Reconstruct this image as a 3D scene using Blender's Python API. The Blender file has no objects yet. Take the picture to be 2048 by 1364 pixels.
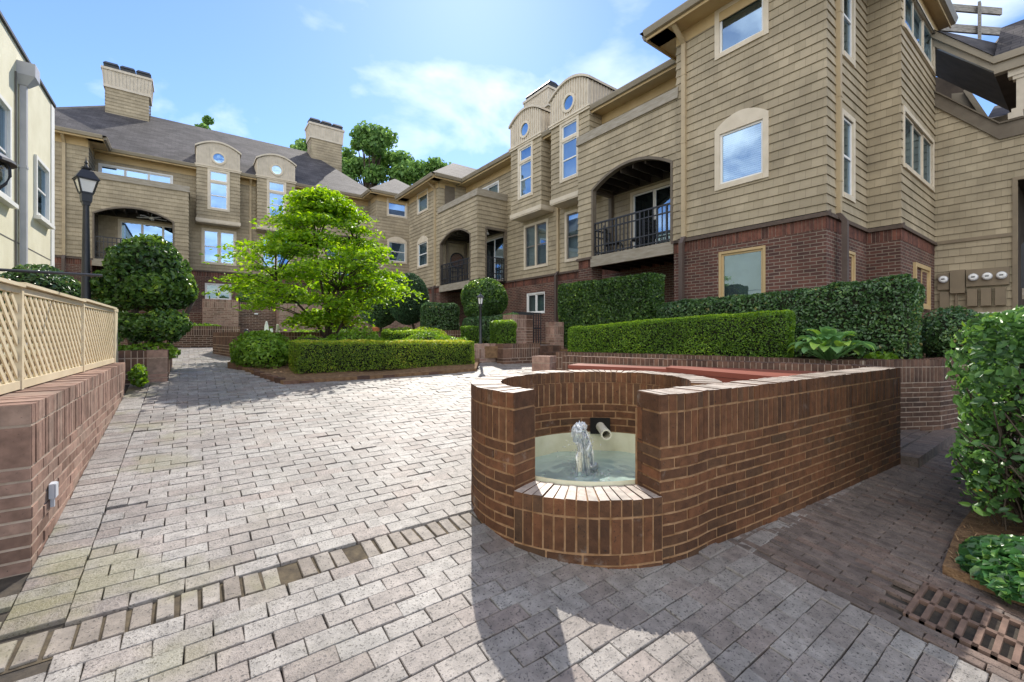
import bpy, math, random
import numpy as np
from mathutils import Vector, Matrix, noise as mnoise
random.seed(7)
rng = np.random.default_rng(11)
R = math.radians
sc = bpy.context.scene
col = sc.collection

# ------------------------------------------------------------------ camera, sky, sun, exposure
F = 870.0
YAW = math.atan(644 / 870.0)
cam = bpy.data.cameras.new('camera'); cam_o = bpy.data.objects.new('camera', cam)
col.objects.link(cam_o); sc.camera = cam_o
cam_o.location = (0, 0, 1.34); cam_o.rotation_euler = (R(90), 0, -YAW)
cam.sensor_width = 36; cam.lens = 36 * F / 2048; cam.shift_y = -15 / 2048.
cam.clip_start = .05; cam.clip_end = 2000

SUN_AZ, SUN_EL = R(31), R(43)
world = bpy.data.worlds.new('World'); sc.world = world; world.use_nodes = True
def build_world():
    nt = world.node_tree; N = nt.nodes; L = nt.links
    bg = N['Background']
    sk = N.new('ShaderNodeTexSky'); sk.sky_type = 'NISHITA'; sk.sun_disc = False
    sk.sun_elevation = SUN_EL; sk.sun_rotation = SUN_AZ
    sk.air_density = 1.0; sk.dust_density = 0.15; sk.ozone_density = 2.5
    tint = N.new('ShaderNodeMix'); tint.data_type = 'RGBA'; tint.blend_type = 'MULTIPLY'
    tint.inputs[0].default_value = 1
    L.new(sk.outputs[0], tint.inputs[6]); tint.inputs[7].default_value = (.7, .79, .95, 1)
    tc = N.new('ShaderNodeTexCoord')
    sep = N.new('ShaderNodeSeparateXYZ'); L.new(tc.outputs['Generated'], sep.inputs[0])
    # project the directions on a flat cloud deck
    ad = N.new('ShaderNodeMath'); ad.operation = 'ADD'; ad.inputs[1].default_value = .22
    L.new(sep.outputs[2], ad.inputs[0])
    dv = N.new('ShaderNodeVectorMath'); dv.operation = 'DIVIDE'
    cb = N.new('ShaderNodeCombineXYZ')
    for i in range(3): L.new(ad.outputs[0], cb.inputs[i])
    L.new(tc.outputs['Generated'], dv.inputs[0]); L.new(cb.outputs[0], dv.inputs[1])
    mp = N.new('ShaderNodeMapping'); mp.inputs['Location'].default_value = (4.3, 0.6, .4)
    mp.inputs['Scale'].default_value = (1.25, 1.25, 1.6)
    L.new(dv.outputs[0], mp.inputs[0])
    n1 = N.new('ShaderNodeTexNoise'); n1.inputs['Scale'].default_value = 1.9
    n1.inputs['Detail'].default_value = 9; n1.inputs['Roughness'].default_value = .52
    n1.inputs['Distortion'].default_value = .25
    L.new(mp.outputs[0], n1.inputs['Vector'])
    cr = N.new('ShaderNodeValToRGB'); cr.color_ramp.elements[0].position = .52; cr.color_ramp.elements[1].position = .82
    L.new(n1.outputs[0], cr.inputs[0])
    mx = N.new('ShaderNodeMix'); mx.data_type = 'RGBA'
    L.new(cr.outputs[0], mx.inputs[0]); L.new(tint.outputs[2], mx.inputs[6]); mx.inputs[7].default_value = (6.2, 6.6, 7.1, 1)
    # added bright cloud bank opposite the sun, out of view, fills the shaded facades
    dt = N.new('ShaderNodeVectorMath'); dt.operation = 'DOT_PRODUCT'; dt.inputs[1].default_value = (-.72, -.62, .3)
    L.new(tc.outputs['Generated'], dt.inputs[0])
    m1 = N.new('ShaderNodeMapRange'); m1.inputs[1].default_value = .1; m1.inputs[2].default_value = .6; L.new(dt.outputs['Value'], m1.inputs[0])
    n2 = N.new('ShaderNodeTexNoise'); n2.inputs['Scale'].default_value = 2.6; n2.inputs['Detail'].default_value = 8; L.new(mp.outputs[0], n2.inputs['Vector'])
    m2 = N.new('ShaderNodeMapRange'); m2.inputs[1].default_value = .4; m2.inputs[2].default_value = .6; L.new(n2.outputs[0], m2.inputs[0])
    m3 = N.new('ShaderNodeMath'); m3.operation = 'MULTIPLY'; L.new(m1.outputs[0], m3.inputs[0]); L.new(m2.outputs[0], m3.inputs[1])
    my = N.new('ShaderNodeMix'); my.data_type = 'RGBA'; L.new(m3.outputs[0], my.inputs[0]); L.new(mx.outputs[2], my.inputs[6])
    my.inputs[7].default_value = (13, 12.7, 12, 1)
    L.new(my.outputs[2], bg.inputs[0]); bg.inputs[1].default_value = .125
build_world()
sun = bpy.data.lights.new('sun', 'SUN'); sun_o = bpy.data.objects.new('sun', sun); col.objects.link(sun_o)
sun.energy = 3.2; sun.angle = R(.5); sun.color = (1, .94, .84)
sd = Vector((-math.sin(SUN_AZ) * math.cos(SUN_EL), -math.cos(SUN_AZ) * math.cos(SUN_EL), -math.sin(SUN_EL)))
sun_o.rotation_euler = sd.to_track_quat('-Z', 'Y').to_euler(); sun_o.location = (8, 14, 20)
vs = sc.view_settings; vs.view_transform = 'Standard'; vs.look = 'None'; vs.exposure = .95; vs.gamma = 1
sc.render.film_transparent = False
sc.cycles.max_bounces = 8; sc.cycles.transparent_max_bounces = 12

# ------------------------------------------------------------------ materials
MATS = {}
def new_mat(name):
    m = bpy.data.materials.new(name); m.use_nodes = True
    nt = m.node_tree; b = nt.nodes['Principled BSDF']; MATS[name] = m
    return m, nt, nt.nodes, nt.links, b
def rgb(c): return (c[0], c[1], c[2], 1)
def bump(nt, b, height_socket, strength=.3, dist=.01):
    bp = nt.nodes.new('ShaderNodeBump'); bp.inputs['Strength'].default_value = strength
    bp.inputs['Distance'].default_value = dist
    nt.links.new(height_socket, bp.inputs['Height']); nt.links.new(bp.outputs[0], b.inputs['Normal'])
def noise_mat(name, c1, c2, scale=4, rough=.7, bs=.2, fine=60, spec=.4, metal=0, dist=.004, stretch=(1, 1, 1)):
    m, nt, N, L, b = new_mat(name)
    g = N.new('ShaderNodeNewGeometry')
    mp = N.new('ShaderNodeMapping'); mp.inputs['Scale'].default_value = stretch
    L.new(g.outputs['Position'], mp.inputs[0])
    n = N.new('ShaderNodeTexNoise'); n.inputs['Scale'].default_value = scale; n.inputs['Detail'].default_value = 6
    n.inputs['Roughness'].default_value = .6
    L.new(mp.outputs[0], n.inputs['Vector'])
    cr = N.new('ShaderNodeValToRGB'); cr.color_ramp.elements[0].color = rgb(c1); cr.color_ramp.elements[1].color = rgb(c2)
    cr.color_ramp.elements[0].position = .32; cr.color_ramp.elements[1].position = .68
    L.new(n.outputs[0], cr.inputs[0]); L.new(cr.outputs[0], b.inputs['Base Color'])
    b.inputs['Roughness'].default_value = rough; b.inputs['Specular IOR Level'].default_value = spec
    b.inputs['Metallic'].default_value = metal
    if bs:
        f = N.new('ShaderNodeTexNoise'); f.inputs['Scale'].default_value = fine; f.inputs['Detail'].default_value = 3
        L.new(mp.outputs[0], f.inputs['Vector']); bump(nt, b, f.outputs[0], bs, dist)
    return m
def wall_coords(nt):
    """(horizontal run, height) on axis aligned walls"""
    N = nt.nodes; L = nt.links
    g = N.new('ShaderNodeNewGeometry'); sn = N.new('ShaderNodeSeparateXYZ'); L.new(g.outputs['True Normal'], sn.inputs[0])
    ab = N.new('ShaderNodeMath'); ab.operation = 'ABSOLUTE'; L.new(sn.outputs[0], ab.inputs[0])
    gt = N.new('ShaderNodeMath'); gt.operation = 'GREATER_THAN'; gt.inputs[1].default_value = .6; L.new(ab.outputs[0], gt.inputs[0])
    sp = N.new('ShaderNodeSeparateXYZ'); L.new(g.outputs['Position'], sp.inputs[0])
    mx = N.new('ShaderNodeMix'); mx.data_type = 'FLOAT'
    L.new(gt.outputs[0], mx.inputs[0]); L.new(sp.outputs[0], mx.inputs[2]); L.new(sp.outputs[1], mx.inputs[3])
    cb = N.new('ShaderNodeCombineXYZ'); L.new(mx.outputs[0], cb.inputs[0]); L.new(sp.outputs[2], cb.inputs[1])
    return cb.outputs[0], g
def brick_tex_mat(name, c1, c2, mortar, bw=.21, bh=.0675, ms=.009, rough=.85, zoff=0., bs=.6, spec=.25, dark=.6):
    m, nt, N, L, b = new_mat(name)
    v, g = wall_coords(nt)
    mp = N.new('ShaderNodeMapping'); mp.inputs['Location'].default_value = (0, -zoff, 0); L.new(v, mp.inputs[0])
    wob = N.new('ShaderNodeTexNoise'); wob.inputs['Scale'].default_value = 9; L.new(g.outputs['Position'], wob.inputs['Vector'])
    wm = N.new('ShaderNodeVectorMath'); wm.operation = 'MULTIPLY_ADD'
    L.new(wob.outputs['Color'], wm.inputs[0]); wm.inputs[1].default_value = (.008, .008, 0); L.new(mp.outputs[0], wm.inputs[2])
    t = N.new('ShaderNodeTexBrick'); L.new(wm.outputs[0], t.inputs['Vector'])
    t.inputs['Scale'].default_value = 1; t.inputs['Brick Width'].default_value = bw; t.inputs['Row Height'].default_value = bh
    t.inputs['Mortar Size'].default_value = ms; t.inputs['Mortar Smooth'].default_value = .25; t.inputs['Bias'].default_value = -.1
    t.inputs['Color1'].default_value = rgb(c1); t.inputs['Color2'].default_value = rgb(c2); t.inputs['Mortar'].default_value = rgb(mortar)
    n = N.new('ShaderNodeTexNoise'); n.inputs['Scale'].default_value = 1.3; n.inputs['Detail'].default_value = 7; L.new(g.outputs['Position'], n.inputs['Vector'])
    cr = N.new('ShaderNodeMapRange'); cr.inputs[1].default_value = .3; cr.inputs[2].default_value = .7; cr.inputs[3].default_value = dark; cr.inputs[4].default_value = 1.15
    L.new(n.outputs[0], cr.inputs[0])
    mm = N.new('ShaderNodeMix'); mm.data_type = 'RGBA'; mm.blend_type = 'MULTIPLY'; mm.inputs[0].default_value = 1
    L.new(t.outputs[0], mm.inputs[6]); L.new(cr.outputs[0], mm.inputs[7])
    L.new(mm.outputs[2], b.inputs['Base Color']); b.inputs['Roughness'].default_value = rough
    b.inputs['Specular IOR Level'].default_value = spec
    inv = N.new('ShaderNodeMath'); inv.operation = 'SUBTRACT'; inv.inputs[0].default_value = 1; L.new(t.outputs['Fac'], inv.inputs[1])
    bump(nt, b, inv.outputs[0], bs, .008)
    return m
def rnd_mat(name, cols, rough=.8, spec=.3, speck=None, bs=.35, fine=90, dist=.004, big=.35, moss=None, lime=None):
    """colour picked per brick / paver / slat from the mesh attribute rnd, plus pores and stains"""
    m, nt, N, L, b = new_mat(name)
    a = N.new('ShaderNodeAttribute'); a.attribute_name = 'rnd'
    cr = N.new('ShaderNodeValToRGB'); el = cr.color_ramp.elements
    while len(el) < len(cols): el.new(.5)
    for i, c in enumerate(cols):
        el[i].position = i / (len(cols) - 1); el[i].color = rgb(c)
    L.new(a.outputs['Fac'], cr.inputs[0])
    g = N.new('ShaderNodeNewGeometry')
    n = N.new('ShaderNodeTexNoise'); n.inputs['Scale'].default_value = 1.6; n.inputs['Detail'].default_value = 8; L.new(g.outputs['Position'], n.inputs['Vector'])
    mr = N.new('ShaderNodeMapRange'); mr.inputs[1].default_value = .3; mr.inputs[2].default_value = .7
    mr.inputs[3].default_value = 1 - big; mr.inputs[4].default_value = 1 + big * .5; L.new(n.outputs[0], mr.inputs[0])
    mm = N.new('ShaderNodeMix'); mm.data_type = 'RGBA'; mm.blend_type = 'MULTIPLY'; mm.inputs[0].default_value = 1
    L.new(cr.outputs[0], mm.inputs[6]); L.new(mr.outputs[0], mm.inputs[7])
    out = mm.outputs[2]
    f = N.new('ShaderNodeTexNoise'); f.inputs['Scale'].default_value = fine; f.inputs['Detail'].default_value = 4; f.inputs['Roughness'].default_value = .65
    L.new(g.outputs['Position'], f.inputs['Vector'])
    if speck:
        sr = N.new('ShaderNodeMapRange'); sr.inputs[1].default_value = speck[1]; sr.inputs[2].default_value = speck[1] + .06
        L.new(f.outputs[0], sr.inputs[0])
        m2 = N.new('ShaderNodeMix'); m2.data_type = 'RGBA'; L.new(sr.outputs[0], m2.inputs[0])
        L.new(out, m2.inputs[6]); m2.inputs[7].default_value = rgb(speck[0]); out = m2.outputs[2]
    md = N.new('ShaderNodeTexNoise'); md.inputs['Scale'].default_value = 17; md.inputs['Detail'].default_value = 5; L.new(g.outputs['Position'], md.inputs['Vector'])
    mdr = N.new('ShaderNodeMapRange'); mdr.inputs[1].default_value = .3; mdr.inputs[2].default_value = .7; mdr.inputs[3].default_value = .72; mdr.inputs[4].default_value = 1.22; L.new(md.outputs[0], mdr.inputs[0])
    mdm = N.new('ShaderNodeMix'); mdm.data_type = 'RGBA'; mdm.blend_type = 'MULTIPLY'; mdm.inputs[0].default_value = 1; L.new(out, mdm.inputs[6]); L.new(mdr.outputs[0], mdm.inputs[7]); out = mdm.outputs[2]
    if lime:
        k = N.new('ShaderNodeTexNoise'); k.inputs['Scale'].default_value = 3.1; k.inputs['Detail'].default_value = 9; k.inputs['Roughness'].default_value = .72; L.new(g.outputs['Position'], k.inputs['Vector'])
        k2 = N.new('ShaderNodeMapRange'); k2.inputs[1].default_value = .6; k2.inputs[2].default_value = .78; k2.inputs[4].default_value = .5; L.new(k.outputs[0], k2.inputs[0])
        m4 = N.new('ShaderNodeMix'); m4.data_type = 'RGBA'; L.new(k2.outputs[0], m4.inputs[0]); L.new(out, m4.inputs[6]); m4.inputs[7].default_value = rgb(lime); out = m4.outputs[2]
    if moss:
        k = N.new('ShaderNodeTexNoise'); k.inputs['Scale'].default_value = 2.3; k.inputs['Detail'].default_value = 5; L.new(g.outputs['Position'], k.inputs['Vector'])
        sp = N.new('ShaderNodeSeparateXYZ'); L.new(g.outputs['Position'], sp.inputs[0])
        mr2 = N.new('ShaderNodeMapRange'); mr2.inputs[1].default_value = moss[1]; mr2.inputs[2].default_value = moss[2]
        mr2.inputs[3].default_value = 1; mr2.inputs[4].default_value = 0; L.new(sp.outputs[moss[3]], mr2.inputs[0])
        k2 = N.new('ShaderNodeMapRange'); k2.inputs[1].default_value = .52; k2.inputs[2].default_value = .66; L.new(k.outputs[0], k2.inputs[0])
        k3 = N.new('ShaderNodeMath'); k3.operation = 'MULTIPLY'; L.new(mr2.outputs[0], k3.inputs[0]); L.new(k2.outputs[0], k3.inputs[1])
        k4 = N.new('ShaderNodeMath'); k4.operation = 'MULTIPLY'; k4.inputs[1].default_value = moss[4]; L.new(k3.outputs[0], k4.inputs[0])
        m3 = N.new('ShaderNodeMix'); m3.data_type = 'RGBA'; L.new(k4.outputs[0], m3.inputs[0])
        L.new(out, m3.inputs[6]); m3.inputs[7].default_value = rgb(moss[0]); out = m3.outputs[2]
    L.new(out, b.inputs['Base Color']); b.inputs['Roughness'].default_value = rough; b.inputs['Specular IOR Level'].default_value = spec
    bump(nt, b, f.outputs[0], bs, dist)
    return m
def leaf_mat(name, cols, trans=.35, rough=.45, spec=.4):
    m, nt, N, L, b = new_mat(name)
    a = N.new('ShaderNodeAttribute'); a.attribute_name = 'rnd'
    cr = N.new('ShaderNodeValToRGB'); el = cr.color_ramp.elements
    while len(el) < len(cols): el.new(.5)
    for i, c in enumerate(cols):
        el[i].position = c[0]; el[i].color = rgb(c[1])
    L.new(a.outputs['Fac'], cr.inputs[0])
    L.new(cr.outputs[0], b.inputs['Base Color']); b.inputs['Roughness'].default_value = rough; b.inputs['Specular IOR Level'].default_value = spec
    t = N.new('ShaderNodeBsdfTranslucent')
    hs = N.new('ShaderNodeHueSaturation'); hs.inputs['Hue'].default_value = .485; hs.inputs['Saturation'].default_value = 1.1; hs.inputs['Value'].default_value = 1.7
    L.new(cr.outputs[0], hs.inputs['Color']); L.new(hs.outputs[0], t.inputs[0])
    mx = N.new('ShaderNodeMixShader'); mx.inputs[0].default_value = trans
    L.new(b.outputs[0], mx.inputs[1]); L.new(t.outputs[0], mx.inputs[2])
    L.new(mx.outputs[0], N['Material Output'].inputs[0])
    return m
def glass_mat(name, tint=(.6, .7, .72), refl=.4, gcol=(1, 1, 1)):
    m, nt, N, L, b = new_mat(name); N.remove(b)
    g = N.new('ShaderNodeBsdfGlossy'); g.inputs['Roughness'].default_value = .015; g.inputs['Color'].default_value = rgb(gcol)
    t = N.new('ShaderNodeBsdfTransparent'); t.inputs[0].default_value = rgb(tint)
    ns = N.new('ShaderNodeTexNoise'); ns.inputs['Scale'].default_value = 1.7
    bp = N.new('ShaderNodeBump'); bp.inputs['Strength'].default_value = .03; bp.inputs['Distance'].default_value = .05
    L.new(ns.outputs[0], bp.inputs['Height']); L.new(bp.outputs[0], g.inputs['Normal'])
    mx = N.new('ShaderNodeMixShader'); mx.inputs[0].default_value = refl
    L.new(t.outputs[0], mx.inputs[1]); L.new(g.outputs[0], mx.inputs[2]); L.new(mx.outputs[0], N['Material Output'].inputs[0])
    return m

SID = .178
def siding_mat(name, c1, c2, joint):
    return brick_tex_mat(name, c1, c2, joint, bw=.19, bh=SID, ms=.0022, rough=.75, bs=.12, spec=.25, dark=.78)
siding_mat('siding', (.395, .328, .225), (.325, .268, .18), (.13, .105, .068))
noise_mat('trim', (.56, .48, .36), (.66, .575, .45), 3, .6, .08)
noise_mat('frieze', (.46, .33, .16), (.52, .38, .2), 3, .6, .05)
noise_mat('gutter', (.25, .21, .15), (.3, .255, .19), 3, .45, .03)
noise_mat('pipe_tan', (.4, .31, .19), (.46, .36, .22), 3, .5, .03)
noise_mat('pipe_brown', (.085, .06, .05), (.11, .08, .065), 3, .5, .03)
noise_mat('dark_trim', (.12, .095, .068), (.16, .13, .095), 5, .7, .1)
noise_mat('weathered_wood', (.24, .205, .15), (.36, .32, .26), 3, .85, .25, 40, stretch=(1, 1, 6))
noise_mat('batten', (.5, .44, .35), (.62, .55, .45), 4, .75, .1)
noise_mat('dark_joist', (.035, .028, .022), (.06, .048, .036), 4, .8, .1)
noise_mat('iron', (.018, .019, .024), (.03, .031, .037), 5, .45, .05, spec=.5)
noise_mat('interior_dark', (.03, .032, .034), (.05, .052, .055), 1, .9, 0)
noise_mat('interior_mid', (.2, .22, .23), (.3, .31, .31), 1.5, .9, 0)
noise_mat('blind_white', (.7, .7, .68), (.8, .8, .78), 2, .7, 0)
noise_mat('blind_grey', (.33, .36, .38), (.42, .45, .46), 2, .7, 0)
noise_mat('curtain', (.6, .63, .66), (.75, .77, .78), 3, .8, .1, 12, stretch=(6, 6, .2))
noise_mat('sash_white', (.72, .71, .68), (.8, .79, .77), 2, .5, 0)
noise_mat('sash_dark', (.14, .125, .11), (.19, .17, .15), 2, .5, 0)
brick_tex_mat('house_brick', (.15, .066, .05), (.075, .04, .035), (.25, .2, .155))
noise_mat('brick_cap', (.075, .055, .043), (.12, .085, .065), 12, .85, .3)
rnd_mat('soldier_brick', [(.09, .045, .035), (.16, .066, .047), (.21, .085, .058)], .85)
brick_tex_mat('shingle_roof', (.105, .095, .095), (.062, .056, .058), (.03, .028, .028), bw=.3, bh=.1, ms=.006, rough=.8, bs=.5, dark=.6)
noise_mat('roof_metal', (.02, .022, .026), (.045, .047, .052), 5, .5, .05)
noise_mat('stucco', (.66, .615, .43), (.76, .715, .53), 1.4, .9, .5, 45, dist=.012)
noise_mat('stucco_trim', (.7, .69, .64), (.78, .77, .73), 2, .7, .1)
noise_mat('downspout_grey', (.42, .42, .44), (.5, .5, .52), 3, .45, .03)
glass_mat('glass', refl=.45, gcol=(.55, .76, 1))
glass_mat('glass_blue', (.35, .45, .55), .6, (.55, .78, 1))
glass_mat('glass_lamp', (.85, .87, .88), .12)
BRK = [(.088, .041, .021), (.12, .053, .025), (.17, .07, .031), (.1, .054, .029)]
rnd_mat('cap_top', [(.42, .35, .29), (.52, .45, .39), (.46, .37, .31)], .4, .5, ((.08, .06, .05), .64), .5, 80, .006)  # paler top faces only: weathering, with sun glare put into the colour
rnd_mat('fountain_brick', BRK, .8, .3, ((.03, .02, .016), .62), .8, 60, .009, .35, lime=(.5, .45, .39))
rnd_mat('wall_brick', [(.22, .135, .1), (.31, .19, .145), (.38, .245, .19), (.32, .225, .175)], .85, .25, ((.07, .05, .04), .66), .5, 70, .006)
rnd_mat('terrace_brick', [(.1, .062, .047), (.15, .085, .06), (.19, .11, .075)], .85, .25, None, .4, 60, .005)
noise_mat('mortar', (.2, .1, .04), (.36, .22, .12), 14, .95, .5, 50, dist=.01)
noise_mat('mortar_pale', (.33, .25, .19), (.45, .36, .29), 14, .95, .5, 50, dist=.01)
rnd_mat('paver', [(.228, .19, .166), (.28, .252, .228), (.31, .287, .262), (.25, .203, .178)], .55, .5,
        ((.07, .06, .055), .565), .7, 85, .008, .3, moss=((.19, .18, .05), -.5, .7, 0, .45))
rnd_mat('path_brick', [(.13, .1, .085), (.17, .135, .115), (.2, .155, .13), (.17, .115, .09)], .7, .4, ((.05, .04, .035), .58), .7, 85, .008, .3)
rnd_mat('drain_paver', [(.21, .175, .145), (.27, .235, .2), (.3, .27, .24)], .7, .4, ((.06, .05, .045), .58), .5, 90, .006, .25,
        moss=((.2, .19, .06), -.3, 1.0, 0, .5))
noise_mat('sand_joint', (.035, .03, .025), (.075, .06, .045), 20, .95, .5, 80)
noise_mat('drain_sand', (.05, .038, .026), (.12, .092, .055), 20, .95, .6, 70)
noise_mat('soil', (.05, .034, .022), (.09, .06, .04), 9, .95, .8, 50, dist=.02)
noise_mat('mulch', (.13, .07, .035), (.27, .165, .085), 16, .95, .9, 60, dist=.02)
rnd_mat('straw', [(.16, .085, .04), (.32, .19, .09), (.46, .32, .18)], .9)
noise_mat('bark', (.045, .033, .025), (.1, .075, .055), 9, .9, .7, 45, dist=.015, stretch=(1, 1, .3))
noise_mat('lattice', (.62, .52, .34), (.74, .63, .44), 3, .7, .15)
noise_mat('red_wood', (.22, .055, .035), (.3, .085, .055), 3, .42, .15, 30, stretch=(1, .3, 1), spec=.5)
noise_mat('liner', (.55, .53, .36), (.68, .66, .5), 5, .6, .1)
noise_mat('pvc', (.66, .63, .5), (.74, .71, .58), 4, .4, 0)
noise_mat('rust_iron', (.1, .065, .05), (.22, .14, .105), 9, .8, .5, 70)
noise_mat('pit_dark', (.008, .007, .006), (.015, .013, .011), 3, .95, 0)
noise_mat('meter_tan', (.19, .148, .098), (.235, .183, .12), 3, .6, .05)
noise_mat('plastic_grey', (.5, .52, .56), (.6, .62, .66), 3, .4, 0)
noise_mat('plastic_dark', (.03, .03, .035), (.05, .05, .055), 3, .4, 0)
noise_mat('paper_white', (.75, .75, .74), (.82, .82, .8), 3, .7, 0)
noise_mat('lamp_frost', (.7, .7, .68), (.85, .85, .83), 4, .35, 0)
noise_mat('terracotta', (.5, .17, .07), (.58, .22, .1), 3, .8, .1)
noise_mat('grey_board', (.15, .14, .13), (.36, .34, .31), 5, .9, .5, 40, stretch=(1.5, 1.5, 8))
noise_mat('soffit_dark', (.045, .034, .026), (.085, .064, .048), 3, .9, .1)
leaf_mat('leaf_box', [(0, (.06, .125, .02)), (.55, (.14, .27, .03)), (.85, (.28, .45, .04)), (1, (.4, .55, .06))], .42)
leaf_mat('leaf_box_warm', [(0, (.075, .13, .018)), (.5, (.17, .28, .03)), (.8, (.32, .45, .04)), (1, (.5, .45, .07))], .42)
leaf_mat('leaf_dark', [(0, (.035, .08, .03)), (.6, (.08, .165, .05)), (.9, (.16, .28, .065)), (1, (.34, .28, .09))], .22, .3, .6)
leaf_mat('leaf_camellia', [(0, (.025, .06, .016)), (.45, (.06, .13, .028)), (.8, (.14, .26, .045)), (1, (.34, .48, .06))], .3, .36, .45)
leaf_mat('leaf_near', [(0, (.04, .095, .035)), (.5, (.09, .2, .05)), (.85, (.2, .37, .06)), (.955, (.28, .45, .07)), (.975, (.55, .42, .04)), (1, (.5, .42, .05))], .28, .4, .45)
leaf_mat('leaf_maple', [(0, (.1, .21, .02)), (.5, (.2, .37, .03)), (1, (.38, .52, .07))], .5, .5, .3)
leaf_mat('leaf_azalea', [(0, (.07, .15, .018)), (.6, (.15, .28, .03)), (1, (.3, .45, .06))], .4)
leaf_mat('leaf_far', [(0, (.07, .15, .045)), (.6, (.17, .31, .08)), (1, (.32, .48, .13))], .35, .5, .3)
leaf_mat('leaf_hosta', [(0, (.13, .27, .1)), (.6, (.24, .44, .15)), (1, (.42, .62, .1))], .35, .4, .4)
leaf_mat('leaf_ivy', [(0, (.03, .09, .03)), (.7, (.06, .17, .05)), (1, (.18, .32, .07))], .25, .3, .5)
leaf_mat('leaf_cone', [(0, (.026, .06, .028)), (.6, (.05, .11, .045)), (1, (.09, .17, .06))], .2, .5, .3)
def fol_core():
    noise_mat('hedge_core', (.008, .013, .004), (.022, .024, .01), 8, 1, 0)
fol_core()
def water_mat():
    m, nt, N, L, b = new_mat('pool_water'); N.remove(b)
    t = N.new('ShaderNodeBsdfTransparent'); t.inputs[0].default_value = (.62, .82, .76, 1)
    g = N.new('ShaderNodeBsdfGlossy'); g.inputs['Roughness'].default_value = .04
    d = N.new('ShaderNodeBsdfDiffuse'); d.inputs[0].default_value = (.62, .82, .74, 1)
    fr = N.new('ShaderNodeFresnel'); fr.inputs[0].default_value = 1.3
    n = N.new('ShaderNodeTexNoise'); n.inputs['Scale'].default_value = 14; n.inputs['Detail'].default_value = 4; n.inputs['Distortion'].default_value = .8
    g2 = N.new('ShaderNodeNewGeometry'); L.new(g2.outputs['Position'], n.inputs['Vector'])
    bp = N.new('ShaderNodeBump'); bp.inputs['Strength'].default_value = .3; bp.inputs['Distance'].default_value = .02
    L.new(n.outputs[0], bp.inputs['Height']); L.new(bp.outputs[0], g.inputs['Normal']); L.new(bp.outputs[0], fr.inputs['Normal'])
    m0 = N.new('ShaderNodeMixShader'); m0.inputs[0].default_value = .72; L.new(t.outputs[0], m0.inputs[1]); L.new(d.outputs[0], m0.inputs[2])
    fm = N.new('ShaderNodeMath'); fm.operation = 'MULTIPLY'; fm.inputs[1].default_value = .45; fm.use_clamp = True; L.new(fr.outputs[0], fm.inputs[0]); m1 = N.new('ShaderNodeMixShader'); L.new(fm.outputs[0], m1.inputs[0]); L.new(m0.outputs[0], m1.inputs[1]); L.new(g.outputs[0], m1.inputs[2])
    L.new(m1.outputs[0], N['Material Output'].inputs[0])
    m, nt, N, L, b = new_mat('spray'); N.remove(b)
    t = N.new('ShaderNodeBsdfTransparent'); t.inputs[0].default_value = (.94, .96, .97, 1)
    g = N.new('ShaderNodeBsdfGlossy'); g.inputs['Roughness'].default_value = .05
    d = N.new('ShaderNodeBsdfTranslucent'); d.inputs[0].default_value = (.9, .92, .95, 1)
    m0 = N.new('ShaderNodeMixShader'); m0.inputs[0].default_value = .35; L.new(t.outputs[0], m0.inputs[1]); L.new(g.outputs[0], m0.inputs[2])
    m1 = N.new('ShaderNodeMixShader'); m1.inputs[0].default_value = .3; L.new(m0.outputs[0], m1.inputs[1]); L.new(d.outputs[0], m1.inputs[2])
    L.new(m1.outputs[0], N['Material Output'].inputs[0])
water_mat()

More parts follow.
